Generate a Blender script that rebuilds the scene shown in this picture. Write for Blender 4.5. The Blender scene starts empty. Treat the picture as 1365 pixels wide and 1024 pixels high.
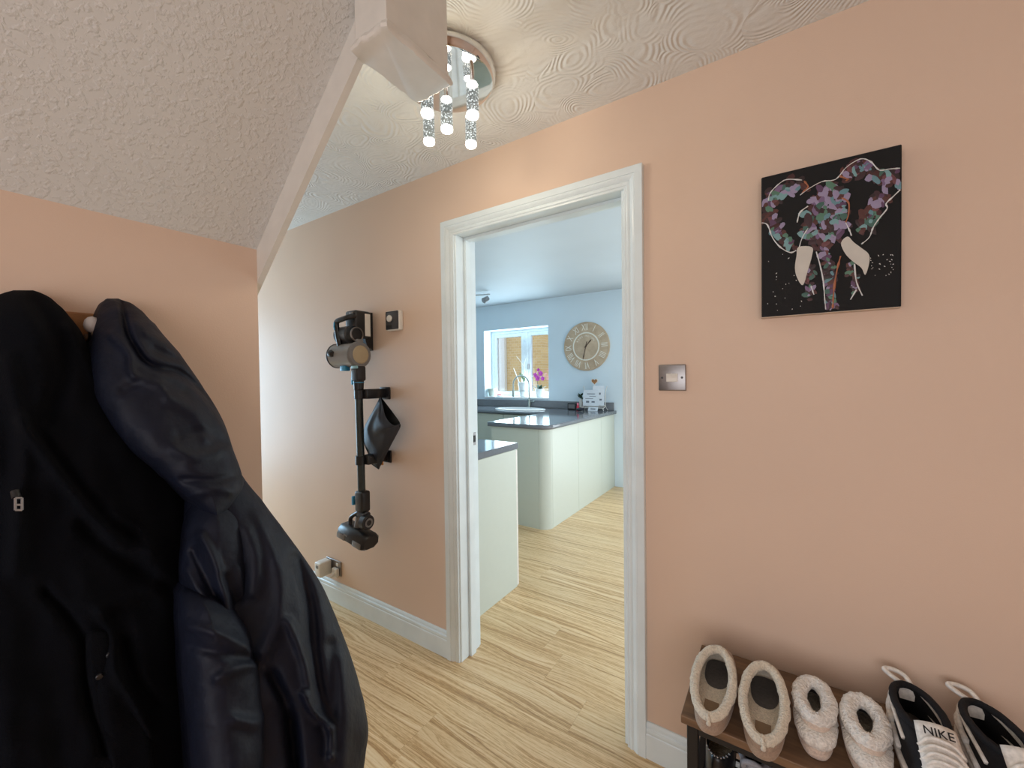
import bpy, bmesh, math, random
import numpy as np
from mathutils import Vector, Matrix, noise
random.seed(7)
PI = math.pi
S = bpy.context.scene
C = S.collection

# ------------------------------------------------------------------ camera
FPX = 542.6
yaw, pit, rol = [math.radians(a) for a in (33.566, -1.008, -.729)]
CAM = Vector((0, -1.4136, 1.32))
FW = Vector((-math.sin(yaw)*math.cos(pit), math.cos(yaw)*math.cos(pit), math.sin(pit)))
_r = Vector((math.cos(yaw), math.sin(yaw), 0)); _u = _r.cross(FW)
RT = _r*math.cos(rol)+_u*math.sin(rol); UP = -_r*math.sin(rol)+_u*math.cos(rol)
cd = bpy.data.cameras.new('camera'); cam = bpy.data.objects.new('camera', cd); C.objects.link(cam)
cd.sensor_width = 36; cd.lens = FPX/1365*36; cd.clip_start = .02; cd.clip_end = 100
m = Matrix.Identity(4)
for i in range(3):
    m[i][0], m[i][1], m[i][2], m[i][3] = RT[i], UP[i], -FW[i], CAM[i]
cam.matrix_world = m
S.camera = cam
def at(px, py, ax, val):
    """point where the sight line through a photo pixel meets the plane ax = val"""
    d = FW+RT*((px-682.5)/FPX)+UP*((512-py)/FPX); k = 'xyz'.index(ax)
    return CAM+d*((val-CAM[k])/d[k])

# ------------------------------------------------------------------ world, light, exposure
W = bpy.data.worlds.new('world'); S.world = W; W.use_nodes = True
bg = W.node_tree.nodes['Background']; bg.inputs[0].default_value = (.86, .94, 1, 1); bg.inputs[1].default_value = 1.1
S.view_settings.view_transform = 'Standard'; S.view_settings.look = 'None'
S.view_settings.gamma = 1; S.view_settings.use_curve_mapping = False; S.view_settings.exposure = 0.0
def area(name, loc, rot, sx, sy, power, col):
    l = bpy.data.lights.new(name, 'AREA'); l.shape = 'RECTANGLE'; l.size = sx; l.size_y = sy; l.energy = power; l.color = col
    o = bpy.data.objects.new(name, l); C.objects.link(o); o.location = loc; o.rotation_euler = rot; return o
H = PI/2
LAMP_W = 0.56
# daylight at the openings; the last two are unseen fill, added
area('daylight_kitchen_window', (-3.065, 3.445, 1.5), (-H, 0, 0), .95, .9, 22, (.66, .88, 1))
area('daylight_garden_door', (-.45, 3.25, 1.06), (-H, 0, 0), 1.05, 2.0, 29, (.84, .95, 1))
area('daylight_front_door', (-4.55, -.42, 1.15), (0, -H, 0), 1.5, .6, 48, (.43, .73, 1))
area('fill_light_kitchen', (.75, 1.35, 1.06), (0, H, 0), 2.0, 1.9, 26, (.86, .93, 1))  # added fill at an unseen side opening, evens out the kitchen
area('fill_light_room', (.15, -2.55, 1.2), (H, 0, 0), 1.9, 1.1, 16, (1, .93, .94))  # added general fill from behind the viewer, through an invented window

# ------------------------------------------------------------------ materials
def lin(c):
    c = c/255
    return c/12.92 if c <= .04045 else ((c+.055)/1.055)**2.4
def rgb(r, g, b): return (lin(r), lin(g), lin(b), 1)
class NT:
    def __init__(s, name):
        s.m = bpy.data.materials.new(name); s.m.use_nodes = True; s.t = s.m.node_tree
        s.b = s.t.nodes['Principled BSDF']; s.o = s.t.nodes['Material Output']
    def n(s, kind, **kw):
        nd = s.t.nodes.new('ShaderNode'+kind)
        for k, v in kw.items():
            if k in nd.bl_rna.properties and k not in nd.inputs: setattr(nd, k, v)
            else: s.i(nd, k, v)
        return nd
    def i(s, nd, k, v):
        sk = nd.inputs[k]
        if isinstance(v, bpy.types.NodeSocket): s.t.links.new(v, sk)
        else: sk.default_value = v
    def coord(s, sc=(1, 1, 1), rand=False, src='Object'):
        tc = s.n('TexCoord'); v = tc.outputs[src]
        if rand:
            oi = s.n('ObjectInfo'); mu = s.n('Math', operation='MULTIPLY'); s.i(mu, 0, oi.outputs['Random']); s.i(mu, 1, 37.)
            ad = s.n('VectorMath', operation='ADD'); s.i(ad, 0, v); s.i(ad, 1, mu.outputs[0]); v = ad.outputs[0]
        mp = s.n('Mapping'); s.i(mp, 'Vector', v); mp.inputs['Scale'].default_value = sc
        return mp.outputs[0]
    def noise(s, vec, scale, detail=2, rough=.5, dist=0):
        return s.n('TexNoise', Vector=vec, Scale=scale, Detail=detail, Roughness=rough, Distortion=dist).outputs['Fac']
    def ramp(s, fac, stops):
        r = s.n('ValToRGB'); s.i(r, 'Fac', fac); e = r.color_ramp.elements
        while len(e) < len(stops): e.new(.5)
        for q, (p, c) in zip(e, stops): q.position = p; q.color = c
        return r.outputs['Color']
    def math(s, op, a, b=0.):
        q = s.n('Math', operation=op); s.i(q, 0, a); s.i(q, 1, b); return q.outputs[0]
    def bump(s, h, strength, dist=.01):
        q = s.n('Bump', Height=h, Strength=strength, Distance=dist); s.i(s.b, 'Normal', q.outputs[0])
    def base(s, c): s.i(s.b, 'Base Color', c)
MATS = {}
def plain(name, col, rough=.5, metal=0, nscale=0, nstr=.2, var=0, sheen=0, coat=0, bdist=.002, spec=.5):
    if name in MATS: return MATS[name]
    t = NT(name); c = rgb(*col); t.b.inputs['Roughness'].default_value = rough; t.b.inputs['Metallic'].default_value = metal
    t.b.inputs['Specular IOR Level'].default_value = spec
    if sheen: t.b.inputs['Sheen Weight'].default_value = sheen
    if coat: t.b.inputs['Coat Weight'].default_value = coat
    v = t.coord()
    f = t.noise(v, nscale or 30, 3)
    k = var or .04
    t.base(t.ramp(f, [(.3, tuple(x*(1-k) for x in c[:3])+(1,)), (.7, tuple(min(1, x*(1+k)) for x in c[:3])+(1,))]))
    if nscale: t.bump(f, nstr, bdist)
    MATS[name] = t.m; return t.m
def emis(name, col, strength):
    t = NT(name); t.base((0.8, .8, .8, 1)); t.b.inputs['Emission Color'].default_value = col; t.b.inputs['Emission Strength'].default_value = strength
    t.noise(t.coord(), 5); return t.m

def wall_mat(name, col):
    t = NT(name); v = t.coord(src='Object'); f = t.noise(v, 260, 2, .6); g = t.noise(v, 1.3, 2)
    c = rgb(*col); t.base(t.ramp(g, [(.35, tuple(x*.97 for x in c[:3])+(1,)), (.65, tuple(min(1, x*1.03) for x in c[:3])+(1,))]))
    t.b.inputs['Roughness'].default_value = .58; t.bump(f, .12, .002); return t.m
M_PINK = wall_mat('pink_wall_paint', (226, 198, 176))
M_KWALL = wall_mat('pale_blue_wall_paint', (222, 237, 246))
M_KCEIL = wall_mat('kitchen_ceiling_paint', (200, 209, 215))
def artex():
    t = NT('swirled_artex'); v = t.coord()
    hs = []
    for off, sc_, fq in ((0., 5.0, 100.), (3.7, 6.4, 88.)):
        nz = t.n('TexNoise', Vector=v, Scale=3.6+off*.3, Detail=1.)
        sc = t.n('VectorMath', operation='SCALE'); t.i(sc, 0, nz.outputs['Color']); sc.inputs['Scale'].default_value = .22
        ad = t.n('VectorMath', operation='ADD'); t.i(ad, 0, v); t.i(ad, 1, sc.outputs[0])
        mp = t.n('Mapping', Vector=ad.outputs[0]); mp.inputs['Scale'].default_value = (1, 1, 0); mp.inputs['Location'].default_value = (off, off*.7, 0)
        vo = t.n('TexVoronoi', Vector=mp.outputs[0], Scale=sc_)
        ph = t.math('ADD', t.math('MULTIPLY', vo.outputs['Distance'], fq), t.math('MULTIPLY', t.noise(v, 9+off, 2), 6.))
        hs.append(t.math('SINE', ph))
    msk = t.ramp(t.noise(v, 5.5, 1), [(.46, (0, 0, 0, 1)), (.54, (1, 1, 1, 1))])
    mx = t.n('Mix'); t.i(mx, 0, msk); t.i(mx, 2, hs[0]); t.i(mx, 3, hs[1])
    amp = t.ramp(t.noise(v, 10, 2), [(.38, (.12, .12, .12, 1)), (.62, (1, 1, 1, 1))])
    h = t.math('ADD', t.math('MULTIPLY', mx.outputs[0], t.math('MULTIPLY', amp, .42)), t.math('MULTIPLY', t.noise(v, 45, 3), .7))
    t.base(rgb(226, 224, 218)); t.b.inputs['Roughness'].default_value = .6; t.bump(h, .5, .006); return t.m
M_CEIL = artex()
def stipple():
    t = NT('stippled_plaster'); v = t.coord()
    a = t.noise(v, 92, 3, .5, .2); r = t.ramp(a, [(.48, (0, 0, 0, 1)), (.66, (1, 1, 1, 1))])
    t.base(rgb(221, 220, 216)); t.b.inputs['Roughness'].default_value = .55; t.bump(r, .42, .004); return t.m
M_SOFFIT = stipple()
M_WHITE = plain('white_gloss_paint', (228, 238, 240), .22, nscale=9, nstr=.04)
M_STRING = plain('white_satin_paint', (224, 219, 210), .4, nscale=20, nstr=.06)
def floor_mat():
    t = NT('oak_vinyl'); v = t.coord((1, 1, 1), rand=True)
    def stretched(sx, sy, detail, rough, src=v):
        q = t.n('Mapping', Vector=src); q.inputs['Scale'].default_value = (sx, sy, 1); return t.noise(q.outputs[0], 1., detail, rough)
    warp = stretched(1.3, 8., 2, .5)
    cx = t.n('CombineXYZ'); t.i(cx, 'Y', t.math('MULTIPLY', t.math('ADD', warp, -.5), .11))
    ad = t.n('VectorMath', operation='ADD'); t.i(ad, 0, v); t.i(ad, 1, cx.outputs[0]); w = ad.outputs[0]
    rings_ = stretched(1.2, 150., 3, .65, w); broad = stretched(.7, 34., 2, .5, w); pores = stretched(28., 230., 3, .7)
    f = t.math('ADD', t.math('MULTIPLY', rings_, .56), t.math('ADD', t.math('MULTIPLY', broad, .28), t.math('MULTIPLY', pores, .26)))
    col = t.ramp(f, [(.38, rgb(154, 116, 76)), (.49, rgb(200, 161, 112)), (.57, rgb(230, 198, 150)), (.69, rgb(243, 217, 176))])
    oi = t.n('ObjectInfo'); hs = t.n('HueSaturation', Color=col)
    t.i(hs, 'Value', t.math('ADD', t.math('MULTIPLY', oi.outputs['Random'], .08), .95)); t.base(hs.outputs[0])
    t.b.inputs['Roughness'].default_value = .3; t.bump(f, .10, .003); return t.m
M_FLOOR = floor_mat()
def wood(name, dark, light, scale=(3, 40, 40), rough=.5):
    t = NT(name); v = t.coord(scale); f = t.noise(v, 1, 5, .65, .4); g = t.noise(t.coord(tuple(s*.25 for s in scale)), 1, 2)
    q = t.math('ADD', t.math('MULTIPLY', f, .65), t.math('MULTIPLY', g, .35))
    t.base(t.ramp(q, [(.3, rgb(*dark)), (.7, rgb(*light))])); t.b.inputs['Roughness'].default_value = rough; t.bump(f, .15, .002); return t.m
M_BENCH = wood('rustic_brown_wood', (76, 56, 42), (142, 110, 80))
M_RAIL = wood('oak_rail', (140, 92, 52), (178, 126, 78))
M_CLOCK = wood('pale_clock_wood', (176, 150, 122), (216, 194, 166), (10, 60, 10))
M_BLACKM = plain('black_metal', (24, 23, 24), .5)
M_BLACKP = plain('black_plastic', (30, 30, 33), .33)
M_DGREY = plain('dark_grey_plastic', (62, 62, 66), .4)
M_MGREY = plain('grey_plastic', (120, 118, 118), .35)
M_BLUE = plain('blue_plastic', (58, 150, 196), .4)
M_WHITEP = plain('white_plastic', (232, 228, 220), .35)
M_CHROME = plain('chrome', (225, 225, 225), .06, 1)
M_STEEL = plain('brushed_steel', (150, 147, 146), .35, 1, 60, .03)
M_CREAM = plain('cream_gloss_door', (200, 206, 195), .4, var=.008)
M_TAP = plain('satin_nickel', (150, 156, 150), .3, 1)
M_TOP = plain('grey_gloss_worktop', (116, 120, 126), .1, nscale=200, nstr=.0, var=.2)
M_UPVC = plain('white_upvc', (238, 242, 244), .25)
M_CERAM = plain('white_ceramic', (240, 242, 242), .12)
def glass(name, tint=(1, 1, 1, 1), ior=1.45):
    t = NT(name); tr = t.n('BsdfTransparent', Color=tint); gl = t.n('BsdfGlossy', Roughness=.02); fr = t.n('Fresnel', IOR=ior)
    mx = t.n('MixShader'); t.i(mx, 0, fr.outputs[0]); t.i(mx, 1, tr.outputs[0]); t.i(mx, 2, gl.outputs[0]); t.i(t.o, 'Surface', mx.outputs[0]); return t.m
M_GLASS = glass('window_glass')
M_CUP = NT('smoked_clear_plastic')
_t = M_CUP; _tr = _t.n('BsdfTransparent', Color=(.62, .60, .58, 1)); _mx = _t.n('MixShader'); _t.b.inputs['Base Color'].default_value = rgb(196, 192, 190); _t.b.inputs['Roughness'].default_value = .12
_t.i(_mx, 0, .5); _t.i(_mx, 1, _tr.outputs[0]); _t.i(_mx, 2, _t.b.outputs[0]); _t.i(_t.o, 'Surface', _mx.outputs[0]); M_CUP = _t.m
def bubble():
    t = NT('lit_bubble_glass'); v = t.coord(); vo = t.n('TexVoronoi', Vector=v, Scale=150.)
    r = t.ramp(vo.outputs['Distance'], [(.26, (.95, 1, 1, 1)), (.46, (.10, .12, .12, 1))])
    t.base((.04, .05, .05, 1)); t.b.inputs['Roughness'].default_value = .1
    t.i(t.b, 'Emission Color', r); t.b.inputs['Emission Strength'].default_value = 1.0
    tr = t.n('BsdfTransparent'); mx = t.n('MixShader'); t.i(mx, 0, t.math('ADD', t.math('MULTIPLY', r, .5), .5)); t.i(mx, 1, tr.outputs[0]); t.i(mx, 2, t.b.outputs[0]); t.i(t.o, 'Surface', mx.outputs[0]); return t.m
M_BUBBLE = bubble()
M_LED = emis('lit_led_tip', (1, .95, .88, 1), 5)
def cloth(name, col, rough, nscale, nstr, sheen=0., dist=.002, spec=.4):
    return plain(name, col, rough, 0, nscale, nstr, .15, sheen, bdist=dist, spec=spec)
M_JACKET = cloth('navy_shell_fabric', (13, 18, 34), .6, 26, .34, .0, .012, .26)
M_JACKETD = cloth('navy_stitch', (10, 11, 16), .7, 40, .1)
M_FLEECE = cloth('black_fleece', (8, 10, 16), .95, 420, .5, 0, .002, .12)
M_BAG = cloth('black_nylon', (44, 48, 58), .55, 30, .1)
M_SHEAR = cloth('cream_shearling', (226, 214, 194), 1., 230, 1., .3, .006)
M_FLUFF = cloth('white_fluff', (240, 234, 226), 1., 170, 1., .3, .008)
M_SUEDE = cloth('tan_suede', (166, 142, 122), .95, 300, .2, .2)
M_SUEDEP = cloth('pale_pink_suede', (214, 194, 178), .95, 300, .2, .2)
M_DARKIN = cloth('dark_felt', (84, 80, 77), 1., 150, .3)
M_BLACKF = cloth('black_mesh_fabric', (22, 22, 26), .9, 260, .4)
M_WHITEL = cloth('white_leather', (232, 226, 218), .5, 120, .1)
M_GREYK = cloth('grey_knit', (150, 152, 160), .9, 260, .5)

# ------------------------------------------------------------------ mesh helpers
def obj(name, bm, mat, parent=None, smooth=None):
    me = bpy.data.meshes.new(name)
    bmesh.ops.recalc_face_normals(bm, faces=bm.faces); bm.to_mesh(me); bm.free()
    o = bpy.data.objects.new(name, me); C.objects.link(o)
    for q in (mat if isinstance(mat, (list, tuple)) else [mat]): me.materials.append(q)
    if parent:
        o.parent = parent; o.matrix_parent_inverse = Matrix.Identity(4)
    if smooth:
        me.shade_smooth()
        if smooth < 180: me.set_sharp_from_angle(angle=math.radians(smooth))
    return o
def thing(name, label, cat, loc=(0, 0, 0), rotz=0, group=None):
    o = bpy.data.objects.new(name, None); C.objects.link(o); o.empty_display_size = .05
    o.location = loc; o.rotation_euler = (0, 0, rotz); o['label'] = label; o['category'] = cat
    if group: o['group'] = group
    return o
def tag(o, label, cat, group=None):
    o['label'] = label; o['category'] = cat
    if group: o['group'] = group
    return o
def struct(o, label=None):
    o['kind'] = 'structure'
    if label: o['label'] = label
    return o
def sroot(name, label=None):
    o = bpy.data.objects.new(name, None); C.objects.link(o); return struct(o, label)
def B(): return bmesh.new()
def box(bm, a, b, bev=0, seg=2):
    a, b = Vector(a), Vector(b)
    r = bmesh.ops.create_cube(bm, size=1, matrix=Matrix.Translation((a+b)/2) @ Matrix.Diagonal((abs(b.x-a.x), abs(b.y-a.y), abs(b.z-a.z), 1)))
    if bev:
        es = list({e for v in r['verts'] for e in v.link_edges}); bmesh.ops.bevel(bm, geom=es, offset=bev, segments=seg, affect='EDGES', profile=.5)
    return bm
def obox(bm, c, ax, ay, az, bev=0, seg=2):
    """box with centre c and half-axis vectors"""
    mt = Matrix.Identity(4)
    for i in range(3):
        mt[i][0], mt[i][1], mt[i][2], mt[i][3] = ax[i]*2, ay[i]*2, az[i]*2, c[i]
    r = bmesh.ops.create_cube(bm, size=1, matrix=mt)
    if bev:
        es = list({e for v in r['verts'] for e in v.link_edges}); bmesh.ops.bevel(bm, geom=es, offset=bev, segments=seg, affect='EDGES', profile=.5)
    return bm
def frame(d):
    d = d.normalized(); a = Vector((0, 0, 1)) if abs(d.z) < .9 else Vector((1, 0, 0)); u = d.cross(a).normalized(); return d, u, d.cross(u).normalized()
def cyl(bm, a, b, r, r2=None, n=24, bev=0, caps=True):
    a, b = Vector(a), Vector(b); d, u, w = frame(b-a); r2 = r if r2 is None else r2
    R = []
    prof = [(0, r, a), (1, r2, b)]
    if bev:
        L = (b-a).length
        prof = [(0, r-bev, a), (0, r, a+d*bev), (0, r2, b-d*bev), (0, r2-bev, b)]
    for _, rr, p in prof: R.append([bm.verts.new(p+(u*math.cos(k*2*PI/n)+w*math.sin(k*2*PI/n))*rr) for k in range(n)])
    for p, q in zip(R, R[1:]):
        for k in range(n): bm.faces.new((p[k], p[(k+1) % n], q[(k+1) % n], q[k]))
    if caps: bm.faces.new(R[0]); bm.faces.new(R[-1])
    return bm
def rings(bm, loops, close=True, cap0=False, cap1=False):
    R = [[bm.verts.new(p) for p in l] for l in loops]; n = len(R[0])
    for p, q in zip(R, R[1:]):
        for k in range(n if close else n-1): bm.faces.new((p[k], p[(k+1) % n], q[(k+1) % n], q[k]))
    if cap0: bm.faces.new(R[0])
    if cap1: bm.faces.new(R[-1])
    return R
def lathe(bm, prof, c=(0, 0, 0), n=32, cap=True):
    c = Vector(c)
    rings(bm, [[c+Vector((r*math.cos(k*2*PI/n), r*math.sin(k*2*PI/n), z)) for k in range(n)] for r, z in prof], True, cap, cap); return bm
def smoothpath(pts, sub=6, closed=False):
    P = [Vector(p) for p in pts]; n = len(P); out = []
    for i in range(n if closed else n-1):
        g = lambda k: P[k % n] if closed else P[max(0, min(n-1, k))]
        a, b, c, d = g(i-1), g(i), g(i+1), g(i+2)
        for s in range(sub):
            t = s/sub; out.append(.5*((2*b)+(c-a)*t+(2*a-5*b+4*c-d)*t*t+(3*b-a-3*c+d)*t**3))
    if not closed: out.append(P[-1])
    return out
def tube(bm, pts, r, n=10, closed=False, rf=None, caps=True):
    """round bar along a path; rf(i) may give the radius"""
    pts = [Vector(p) for p in pts]; L = []; m_ = len(pts); pu = None
    for i, p in enumerate(pts):
        d = (pts[(i+1) % m_]-pts[i-1]) if closed or 0 < i < m_-1 else (pts[1]-pts[0] if i == 0 else pts[-1]-pts[-2])
        d = d.normalized() if d.length > 1e-9 else Vector((0, 0, 1))
        if pu is None: _, u, w = frame(d)
        else:
            u = (pu-d*pu.dot(d)); u = u.normalized() if u.length > 1e-6 else frame(d)[1]; w = d.cross(u)
        pu = u; rr = rf(i) if rf else r
        L.append([p+(u*math.cos(k*2*PI/n)+w*math.sin(k*2*PI/n))*rr for k in range(n)])
    if closed: L.append(L[0])
    R = [[bm.verts.new(q) for q in l] for l in (L[:-1] if closed else L)]
    if closed: R.append(R[0])
    for a, b in zip(R, R[1:]):
        for k in range(n): bm.faces.new((a[k], a[(k+1) % n], b[(k+1) % n], b[k]))
    if not closed and caps: bm.faces.new(R[0]); bm.faces.new(R[-1])
    return bm
def prism(bm, pts, vec):
    vec = Vector(vec); a = [bm.verts.new(Vector(p)) for p in pts]; b = [bm.verts.new(Vector(p)+vec) for p in pts]; n = len(a)
    bm.faces.new(a); bm.faces.new(b)
    for k in range(n): bm.faces.new((a[k], a[(k+1) % n], b[(k+1) % n], b[k]))
    return bm
def blob(bm, c, rx, ry, rz, n=2, nz=0, ns=20):
    r = bmesh.ops.create_icosphere(bm, subdivisions=n, radius=1)
    for v in r['verts']:
        k = 1+(nz*noise.noise(v.co*ns*.1+Vector(c)*7) if nz else 0); v.co = Vector(c)+Vector((v.co.x*rx*k, v.co.y*ry*k, v.co.z*rz*k))
    return bm
def holed(name, outer, holes, z0, z1, mat, parent=None):
    """flat slab with holes, from a filled 2-D curve"""
    cu = bpy.data.curves.new(name, 'CURVE'); cu.dimensions = '2D'; cu.fill_mode = 'BOTH'; cu.extrude = (z1-z0)/2
    for lp in [outer]+holes:
        sp = cu.splines.new('POLY'); sp.points.add(len(lp)-1); sp.use_cyclic_u = True
        for q, p in zip(sp.points, lp): q.co = (p[0], p[1], 0, 1)
    t = bpy.data.objects.new('t', cu); C.objects.link(t)
    me = bpy.data.meshes.new_from_object(t.evaluated_get(bpy.context.evaluated_depsgraph_get())); bpy.data.objects.remove(t)
    bm = B(); bm.from_mesh(me); bmesh.ops.remove_doubles(bm, verts=bm.verts, dist=1e-5); bmesh.ops.translate(bm, verts=bm.verts, vec=(0, 0, (z0+z1)/2))
    return obj(name, bm, mat, parent)
def text(name, body, size, mat, parent, mt, depth=.001):
    cu = bpy.data.curves.new(name, 'FONT'); cu.body = body; cu.size = size; cu.extrude = depth; cu.align_x = 'CENTER'; cu.align_y = 'CENTER'
    t = bpy.data.objects.new('t', cu); C.objects.link(t)
    me = bpy.data.meshes.new_from_object(t.evaluated_get(bpy.context.evaluated_depsgraph_get())); bpy.data.objects.remove(t)
    me.transform(mt); me.materials.clear(); me.materials.append(mat)
    o = bpy.data.objects.new(name, me); C.objects.link(o); o.parent = parent; return o
def dup(o, parent=None, loc=None, rotz=None):
    c = o.copy(); C.objects.link(c)
    if parent is not None: c.parent = parent
    if loc is not None: c.location = loc
    if rotz is not None: c.rotation_euler = (0, 0, rotz)
    for ch in [q for q in bpy.data.objects if q.parent == o]: dup(ch, c)
    return c
def wmat(o_x, o_y, o_z, p):
    mt = Matrix.Identity(4)
    for i in range(3): mt[i][0], mt[i][1], mt[i][2], mt[i][3] = o_x[i], o_y[i], o_z[i], p[i]
    return mt

# ------------------------------------------------------------------ the setting
ZC, KY, KC = 2.285, 3.28, 2.335       # hall ceiling, kitchen far wall, kitchen ceiling
XL, XR, YB = -4.6, 1.7, -2.62         # hall ends, back wall
KXL, KXR = -4.3, .8
WT = .13                              # thickness of the wall with the doorway
DL, DR, DT = -1.250, -.455, 1.985     # rough doorway
def slab(name, parts, mat, label=None):
    bm = B()
    for a, b in parts: box(bm, a, b)
    return struct(obj(name, bm, mat), label)
slab('wall_door', [((XL-.1, 0, 0), (DL, .06, 2.5)), ((DR, 0, 0), (XR+.1, .06, 2.5)), ((DL, 0, DT), (DR, .06, 2.5))], M_PINK, 'pink painted hall wall with the kitchen doorway in it')
slab('wall_kitchen_near', [((KXL, .06, 0), (DL, WT, 2.5)), ((DR, .06, 0), (KXR, WT, 2.5)), ((DL, .06, DT), (DR, WT, 2.5))], M_KWALL)
SX, SY = -1.228, -.85                 # corner of the coat wall under the stairs
slab('wall_coats', [((SX-.1, YB, 0), (SX, SY, 1.69))], M_PINK, 'pink textured wall under the stairs where coats hang')
slab('wall_stair_side', [((XL, SY-.03, 0), (SX-.1, SY, ZC))], M_PINK)
slab('wall_back', [((SX-.1, YB-.1, 0), (-.82, YB, 2.5)), ((1.12, YB-.1, 0), (XR, YB, 2.5)), ((-.82, YB-.1, 0), (1.12, YB, .63)), ((-.82, YB-.1, 1.77), (1.12, YB, 2.5))], M_PINK)
slab('wall_right', [((XR, YB, 0), (XR+.1, 0, 2.5))], M_PINK)
slab('wall_left', [((XL-.1, SY, 0), (XL, -.72, 2.5)), ((XL-.1, -.12, 0), (XL, 0, 2.5)), ((XL-.1, -.72, 2.07), (XL, -.12, 2.5)), ((XL-.1, -.72, 0), (XL, -.12, .52))], M_PINK)
slab('ceiling', [((XL, YB, ZC), (XR, 0, ZC+.15))], M_CEIL, 'white ceiling with swirled plaster pattern')
KW = (-3.59, -2.54, 1.02, 1.985)      # kitchen window opening
PD = (-1.03, .12, 2.08)               # garden door opening
RV = .26
slab('wall_far', [((KXL, KY, 0), (KW[0], KY+RV, 2.5)), ((KW[0], KY, 0), (KW[1], KY+RV, KW[2])), ((KW[0], KY, KW[3]), (KW[1], KY+RV, 2.5)), ((KW[1], KY, 0), (PD[0], KY+RV, 2.5)),
                  ((PD[0], KY, PD[2]), (PD[1], KY+RV, 2.5)), ((PD[1], KY, 0), (KXR, KY+RV, 2.5))], M_KWALL, 'pale blue kitchen wall with window')
slab('wall_kitchen_left', [((KXL-.1, .06, 0), (KXL, KY+RV, 2.5))], M_KWALL)
slab('wall_kitchen_right', [((KXR, .06, 0), (KXR+.1, .35, 2.5)), ((KXR, 2.35, 0), (KXR+.1, KY+RV, 2.5)), ((KXR, .35, 2.08), (KXR+.1, 2.35, 2.5))], M_KWALL)
slab('ceiling_kitchen', [((KXL, WT, KC), (KXR, KY, KC+.12))], M_KCEIL, 'smooth white kitchen ceiling')
fl = slab('floor', [((KXL-.1, YB-.1, -.1), (XR+.1, KY+RV, -.013))], plain('floor_joint_filler', (150, 122, 92), .8), 'light oak plank floor through hall and kitchen')
# planks: rows run along the hall wall
PW, PL = .19, 1.22
cache = {}; y = .11-PW*14; row = 0
while y < KY-.001:
    y1 = min(y+PW, KY); y0 = max(y, YB)
    x0, x1 = (XL, XR) if (y0+y1)/2 < .06 else (KXL, KXR)
    x = x0-random.uniform(.1, PL-.1)
    while x < x1:
        a, b = max(x, x0), min(x+PL, x1)
        if b-a > .01:
            key = (round(b-a, 3), round(y1-y0, 3))
            if key not in cache:
                bm = B(); g = .0003; lx, ly = key[0]/2, key[1]/2
                box(bm, (-lx+g, -ly+g, -.012), (lx-g, ly-g, 0)); me = bpy.data.meshes.new('plank'); bm.to_mesh(me); bm.free(); me.materials.append(M_FLOOR); cache[key] = me
            o = bpy.data.objects.new('plank', cache[key]); C.objects.link(o); o.location = ((a+b)/2, (y0+y1)/2, 0); o.parent = fl
        x += PL
    y += PW; row += 1

# stairs overhead: sloped soffit, string, newel drop
SL = (2.102-1.686)/(-.765+1.228)
def sz(x): return 1.686+SL*(x-SX)
bm = B(); xa, xb = SX-.1, SX+(ZC-1.686)/SL
prism(bm, [(xa, SY, sz(xa)), (xb, SY, sz(xb)), (xb, SY, ZC+.05), (xa, SY, ZC+.05)], (0, -1.2, 0))
struct(obj('ceiling_soffit', bm, M_SOFFIT), 'stippled sloping underside of the staircase')
bm = B(); xa, xb = SX-.1, -.70
prism(bm, [(xa, SY, sz(xa)-.09), (xb, SY, sz(xb)-.09), (xb, SY, sz(xb)+.05), (xa, SY, sz(xa)+.05)], (0, .016, 0))
struct(obj('trim_1', bm, M_STRING), 'white stair string running up along the soffit edge')
NX0, NX1, NY0, NY1, NZ = -.752, -.645, -.872, -.684, 2.005
nw = sroot('trim_2', 'square white newel drop with ragged painted underside'); nw.location = (NX0, NY0, NZ)
bm = B(); box(bm, (.004, .004, .012), (NX1-NX0-.004, NY1-NY0-.004, .35), .003); obj('newel_post', bm, M_STRING, nw)
bm = B(); pts = []
per = [(0, 0, 1, 0), (NX1-NX0, 0, 0, 1), (NX1-NX0, NY1-NY0, -1, 0), (0, NY1-NY0, 0, -1)]
for (x, y, dx, dy) in per:
    Ls = NX1-NX0 if dx else NY1-NY0
    for k in range(14):
        w = -.002-.010*abs(noise.noise(Vector((x*30+k*.9, y*40+dy*9, 3)))); s = Ls*k/14
        pts.append((x+dx*s+dy*w*-1, y+dy*s+dx*w, 0))
n = len(pts); c = Vector(((NX1-NX0)/2, (NY1-NY0)/2, 0))
rings(bm, [[c+(Vector(p)-c)*sc+Vector((0, 0, z+(.005*noise.noise(Vector(p)*45) if z > .01 else 0))) for p in pts] for sc, z in ((.95, -.001), (1.0, .002), (1.02, .008), (.96, .020))], True, True, True)
obj('newel_cap', bm, M_STRING, nw, 40)

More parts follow.
